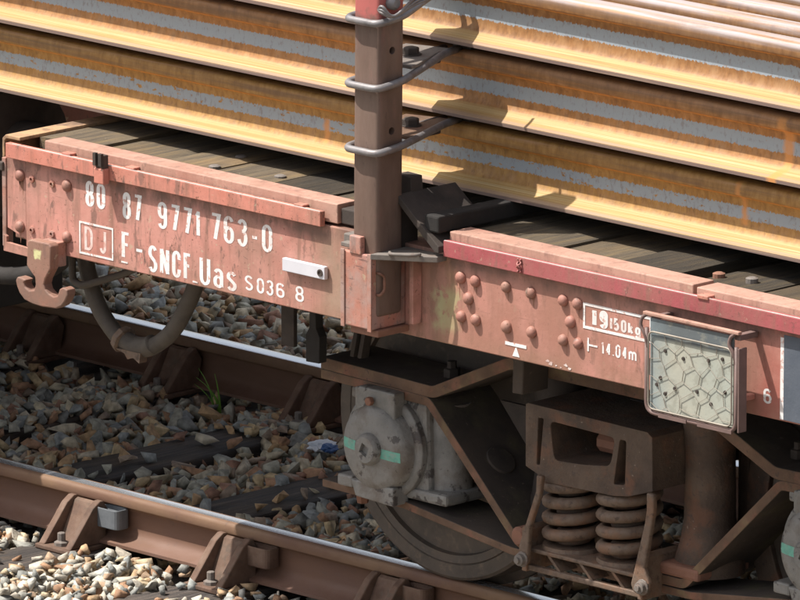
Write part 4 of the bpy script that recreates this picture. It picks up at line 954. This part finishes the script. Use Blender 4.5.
for x in (hx0, hx1-0.004):
    bm = bmesh.new(); tube(bm, smooth_path([(x, YF, 1.088), (x-0.014, YF-0.004, 1.075), (x-0.016, YF-0.006, 1.055), (x-0.004, YF-0.004, 1.035), (x+0.004, YF, 1.00)], 5), 0.005, 8); finish(bm, 'ear_hook', M_frame, cb, smooth=True)
bm = bmesh.new(); box(bm, hx0+0.05, hx0+0.15, YF-0.008, YF-0.003, hz0-0.006, hz0+0.004); box(bm, hx0+0.19, hx1-0.01, YF-0.008, YF-0.003, hz0-0.006, hz0+0.004); finish(bm, 'bottom_clip', M_frame, cb)
boxo('holder_bracket', M_sill, W, 4.215, 4.235, -1.42, -1.352, 0.90, 0.915, 0.002)
# mesh wires: hexagonal netting, slightly pulled out of shape
rw = random.Random(3); cols_, rows_ = 5, 5
xa, xb, za, zb = hx0+0.014, hx1-0.014, hz0+0.014, 1.044
hh = (zb-za)/rows_; nodes = {}
for j in range(rows_+1):
    for i in range(2*cols_+1):
        for k in (0, 1):   # lower and upper end of the twisted link
            x = xa+(xb-xa)*i/(2*cols_); z = za+hh*(j+(0.0 if (i+j) % 2 else 0.38)) + (0.0)
            nodes[i, j] = (x+(rw.uniform(-.010, .010) if 0 < i < 2*cols_ else 0), YF-0.003+rw.uniform(-.0005, .001), min(zb, z+rw.uniform(-.010, .010)))
for j in range(rows_+1):
    bm = bmesh.new(); tube(bm, [nodes[i, j] for i in range(2*cols_+1)], 0.0008, 5); finish(bm, 'mesh_wire', M_wire, cb)
    if j < rows_:
        for i in range(2*cols_+1):
            if (i+j) % 2 == 0:
                bm = bmesh.new(); tube(bm, [nodes[i, j], nodes[i, j+1]], 0.0011, 5); finish(bm, 'twisted_link', M_wire, cb)
for (x, z) in ((3.985, 1.0), (4.05, 0.99), (4.14, 1.0), (3.955, 0.905), (3.968, 0.925), (3.985, 0.885), (4.02, 0.905), (4.10, 0.91), (4.15, 0.885), (4.20, 0.925), (4.19, 1.012)):
    bm = bmesh.new(); lathe(bm, [(0.006, 0), (0.0045, -0.004)], (x, YF+0.0015, z), 'y', 8); finish(bm, 'rust_knob', M_dark, cb)

# ------------------------------------------------------------------ load: new rails in three tiers
LW = 0.157
tz = [1.2095, 1.4095, 1.6095]
tn = ['bottom', 'middle', 'top']
protos = []
hid = 'rusty rail hidden behind the front rails of the lower tiers'
for t in range(3):
    r_ = rail('loaded_rail', 16, 0.036, 0.172, 0.075, [M_load[t]])
    n = 15 if t == 2 else 15
    topl = ['front rail of the top tier, bluish band on web and shiny mauve head',
            'second rail from the front in the top tier, bright head just behind the front one',
            'third rail from the front in the top tier of the load',
            'fourth rail from the front in the top tier of the load',
            'fifth rail from the front in the top tier, at the top right corner',
            'sixth rail from the front in the top tier, cut by the picture corner']
    for k in range(7):
        o = r_ if k == 0 else clone(r_)
        dx = [0, 0.0, 0.0][t]
        o.location = (-5, -1.1+0.075+k*LW, tz[t]); 
        if k == 0:
            lab = {0: 'lowest rusty rail of the load facing the camera, its foot just above the deck planks',
                   1: 'middle rusty rail of the load facing the camera, orange stain near its right end',
                   2: topl[0]}[t]
        elif t == 2 and k < 6: lab = topl[k]
        elif t == 2: lab = 'rusty rail at the back of the top tier, hidden behind those in front'
        else: lab = hid
        tag(o, lab, 'rail', 'new rusty rails loaded on the wagon')

# dunnage: timbers under the load and flats between the tiers
def timber(x, z0, z1, wd, lab, grp, ya=-1.245):
    bm = bmesh.new(); box(bm, x, x+wd, ya, 0.05, z0, z1); o = finish(bm, 'bearer_timber', M_black, bevel=0.006)
    tag(o, lab, 'timber', grp); return o
timber(3.040, 1.162, 1.209, 0.055, 'dark bearer right of the stake, lying across the planks under the load', 'bearers carrying the load', -1.378)
timber(5.6, 1.158, 1.209, 0.10, 'dark bearer under the load beyond the right edge', 'bearers carrying the load')
timber(0.4, 1.158, 1.209, 0.10, 'dark bearer under the load on the neighbouring wagon, beyond the left edge', 'bearers carrying the load')
for t in (0, 1):
    for x in (2.80,):
        bm = bmesh.new(); box(bm, x, x+0.07, -1.03, 0.05, tz[t]+0.1725, tz[t+1]-0.0005); o = finish(bm, 'spacer_flat', M_dark, bevel=0.002)
        tag(o, ['dark spacer flat between the bottom and middle tiers, right of the stake', 'dark spacer flat between the middle and top tiers, right of the stake'][t], 'spacer', 'flats between the rail tiers')

# stake clamps: bent rods, plates and bolts
def clamp(i, zf, zb, lab):
    t = thing('stake_clamp', lab, 'clamp', 'rod clamps tying the load to the stake')
    dxl = (zf-1.1)*0.010
    xl, xr = 2.838+dxl, 2.965+dxl
    path = [(2.800, -1.06, zb), (xl, -1.40, zf+0.008), (xl, -1.482, zf), (xr, -1.482, zf), (xr, -1.39, zf+0.010), (2.852, -1.11, zb), (2.835, -1.04, zb)]
    bm = bmesh.new(); tube(bm, round_corners(path, 0.03, 6), 0.0105, 10); finish(bm, 'rod', M_galv, t, smooth=True)
    if True:
        zp = zb+0.006
        bm = bmesh.new(); prism(bm, [(2.765, -1.335), (2.940, -1.325), (2.930, -1.29), (2.865, -1.16), (2.84, -1.08), (2.71, -1.12)], zp-0.008, zp+0.002, 'z'); finish(bm, 'plate', M_grey if i == 2 else M_bar, t, bevel=0.002)
        bm = bmesh.new(); lathe(bm, [(0.024, 0), (0.024, 0.015), (0.019, 0.018)], (2.83, -1.22, zp+0.005), 'z', 6); lathe(bm, [(0.030, 0), (0.030, 0.003)], (2.83, -1.22, zp+0.002), 'z', 16); finish(bm, 'bolt', M_dark, t, bevel=0.001)
        bm = bmesh.new(); prism(bm, [(2.83, -1.20), (2.88, -1.215), (2.875, -1.15), (2.84, -1.12)], zp-0.025, zp-0.0085, 'z'); finish(bm, 'jaw', M_dark, t, bevel=0.004)
    if i == 3:
        for dz, ph in ((0.012, 0), (0.020, 2), (0.03, 4)):
            bm = bmesh.new(); tube(bm, smooth_path([(2.95, -1.46, zf+0.035), (2.975, -1.47, zf+0.018+dz), (2.99, -1.44, zf+0.02), (3.0, -1.36, zf+0.035+dz), (3.0, -1.28, zf+0.055), (2.98, -1.2, zf+0.07)], 5), 0.0045, 6); finish(bm, 'lashing_wire', M_galv, t, smooth=True)
        bm = bmesh.new(); lathe(bm, [(0.020, 0), (0.020, 0.02), (0.012, 0.03)], (2.945+dxl, -1.42, zf+0.05), 'x', 12); finish(bm, 'knob', M_galv, t, smooth=40)
    return t
clamp(1, 1.376, 1.388, 'lowest bent rod clamp round the stake, its bolt and plate between the lower tiers')
clamp(2, 1.553, 1.583, 'middle bent rod clamp round the stake, with hexagon bolt on a pale plate')
clamp(3, 1.730, 1.770, 'top bent rod clamp round the stake, twisted silver wire beside it')

# ------------------------------------------------------------------ neighbouring wagon beyond the left end
N = thing('neighbour_wagon', 'dark red end of the next wagon behind the left end of the deck', 'wagon')
boxo('headstock', M_neigh, N, 0.30, 0.42, -1.33, 1.33, 0.80, 1.10, 0.005)
boxo('drag_box', M_black, N, 0.30, 0.42, -0.90, -0.28, 0.38, 0.798, 0.006)
bm = bmesh.new(); tube(bm, smooth_path([(0.42, -0.95, 0.80), (0.62, -0.95, 0.66), (0.85, -0.95, 0.62), (1.10, -0.95, 0.68), (1.28, -0.95, 0.84)], 6), 0.026, 12); finish(bm, 'hanging_hose', M_black, N, smooth=True)
boxo('side_sill', M_neigh, N, -6.0, 0.30, -1.35, -1.28, 0.86, 1.10, 0.004)
boxo('side_sill', M_neigh, N, -6.0, 0.30, 1.28, 1.35, 0.86, 1.10, 0.004)
boxo('deck', M_plank, N, -6.0, 0.30, -1.27, 1.27, 1.05, 1.10, 0.004)
boxo('bogie_frame', M_dark, N, -3.5, -0.75, -1.12, -0.95, 0.30, 0.62, 0.01)
boxo('step_board', M_dark, N, 0.05, 0.42, -1.34, -1.12, 0.36, 0.40, 0.005)
boxo('bogie_frame', M_dark, N, -3.5, -0.75, 0.95, 1.12, 0.30, 0.62, 0.01)
for x in (-1.35, -3.1):
    for y in (-0.735, 0.735):
        bm = bmesh.new(); lathe(bm, [(0.43, -0.065), (0.43, 0.065)], (x, y, 0.431), 'y', 48); finish(bm, 'wheel', M_wheel, N)
for y in (-0.875, 0.875):
    bm = bmesh.new(); lathe(bm, [(0.09, 0.421), (0.09, 0.75), (0.19, 0.76), (0.20, 0.80), (0.17, 0.82)], (0, y, 0.98), 'x', 28); finish(bm, 'buffer', M_dark, N, smooth=40)
    bm = bmesh.new(); lathe(bm, [(0.17, 0.83), (0.20, 0.85), (0.19, 0.89), (0.09, 0.90), (0.09, 1.33)], (0, y, 0.98), 'x', 28); finish(bm, 'buffer', M_dark, W, smooth=40)
bm = bmesh.new(); tube(bm, smooth_path([(1.33, -0.35, 0.86), (1.20, -0.36, 0.70), (1.0, -0.38, 0.62), (0.75, -0.38, 0.64), (0.5, -0.36, 0.75), (0.42, -0.35, 0.86)], 6), 0.028, 12); finish(bm, 'air_hose', M_black, W, smooth=True)
bm = bmesh.new(); prism(bm, [(0.42, 1.11), (0.75, 1.11), (0.75, 1.25), (0.42, 1.4)], -0.2, 0.2, 'y'); finish(bm, 'end_bracket', M_neigh, N)
# perforated bar seen past the deck end
bm = bmesh.new(); box(bm, -1.5, 1.30, -0.62, -0.605, 1.118, 1.172)
pb = finish(bm, 'perforated_bar', material('perforated_bar', [(0.16, 0.11, 0.05), (0.24, 0.17, 0.08)], scale=10))
tag(pb, 'brown perforated steel bar under the load past the left deck end', 'bar')
bm = bmesh.new()
for i in range(30): lathe(bm, [(0.007, -0.03), (0.007, 0.03)], (-1.4+i*0.09, -0.61, 1.150), 'y', 8)
cut = finish(bm, 'c', M_black); carve(pb, [cut])
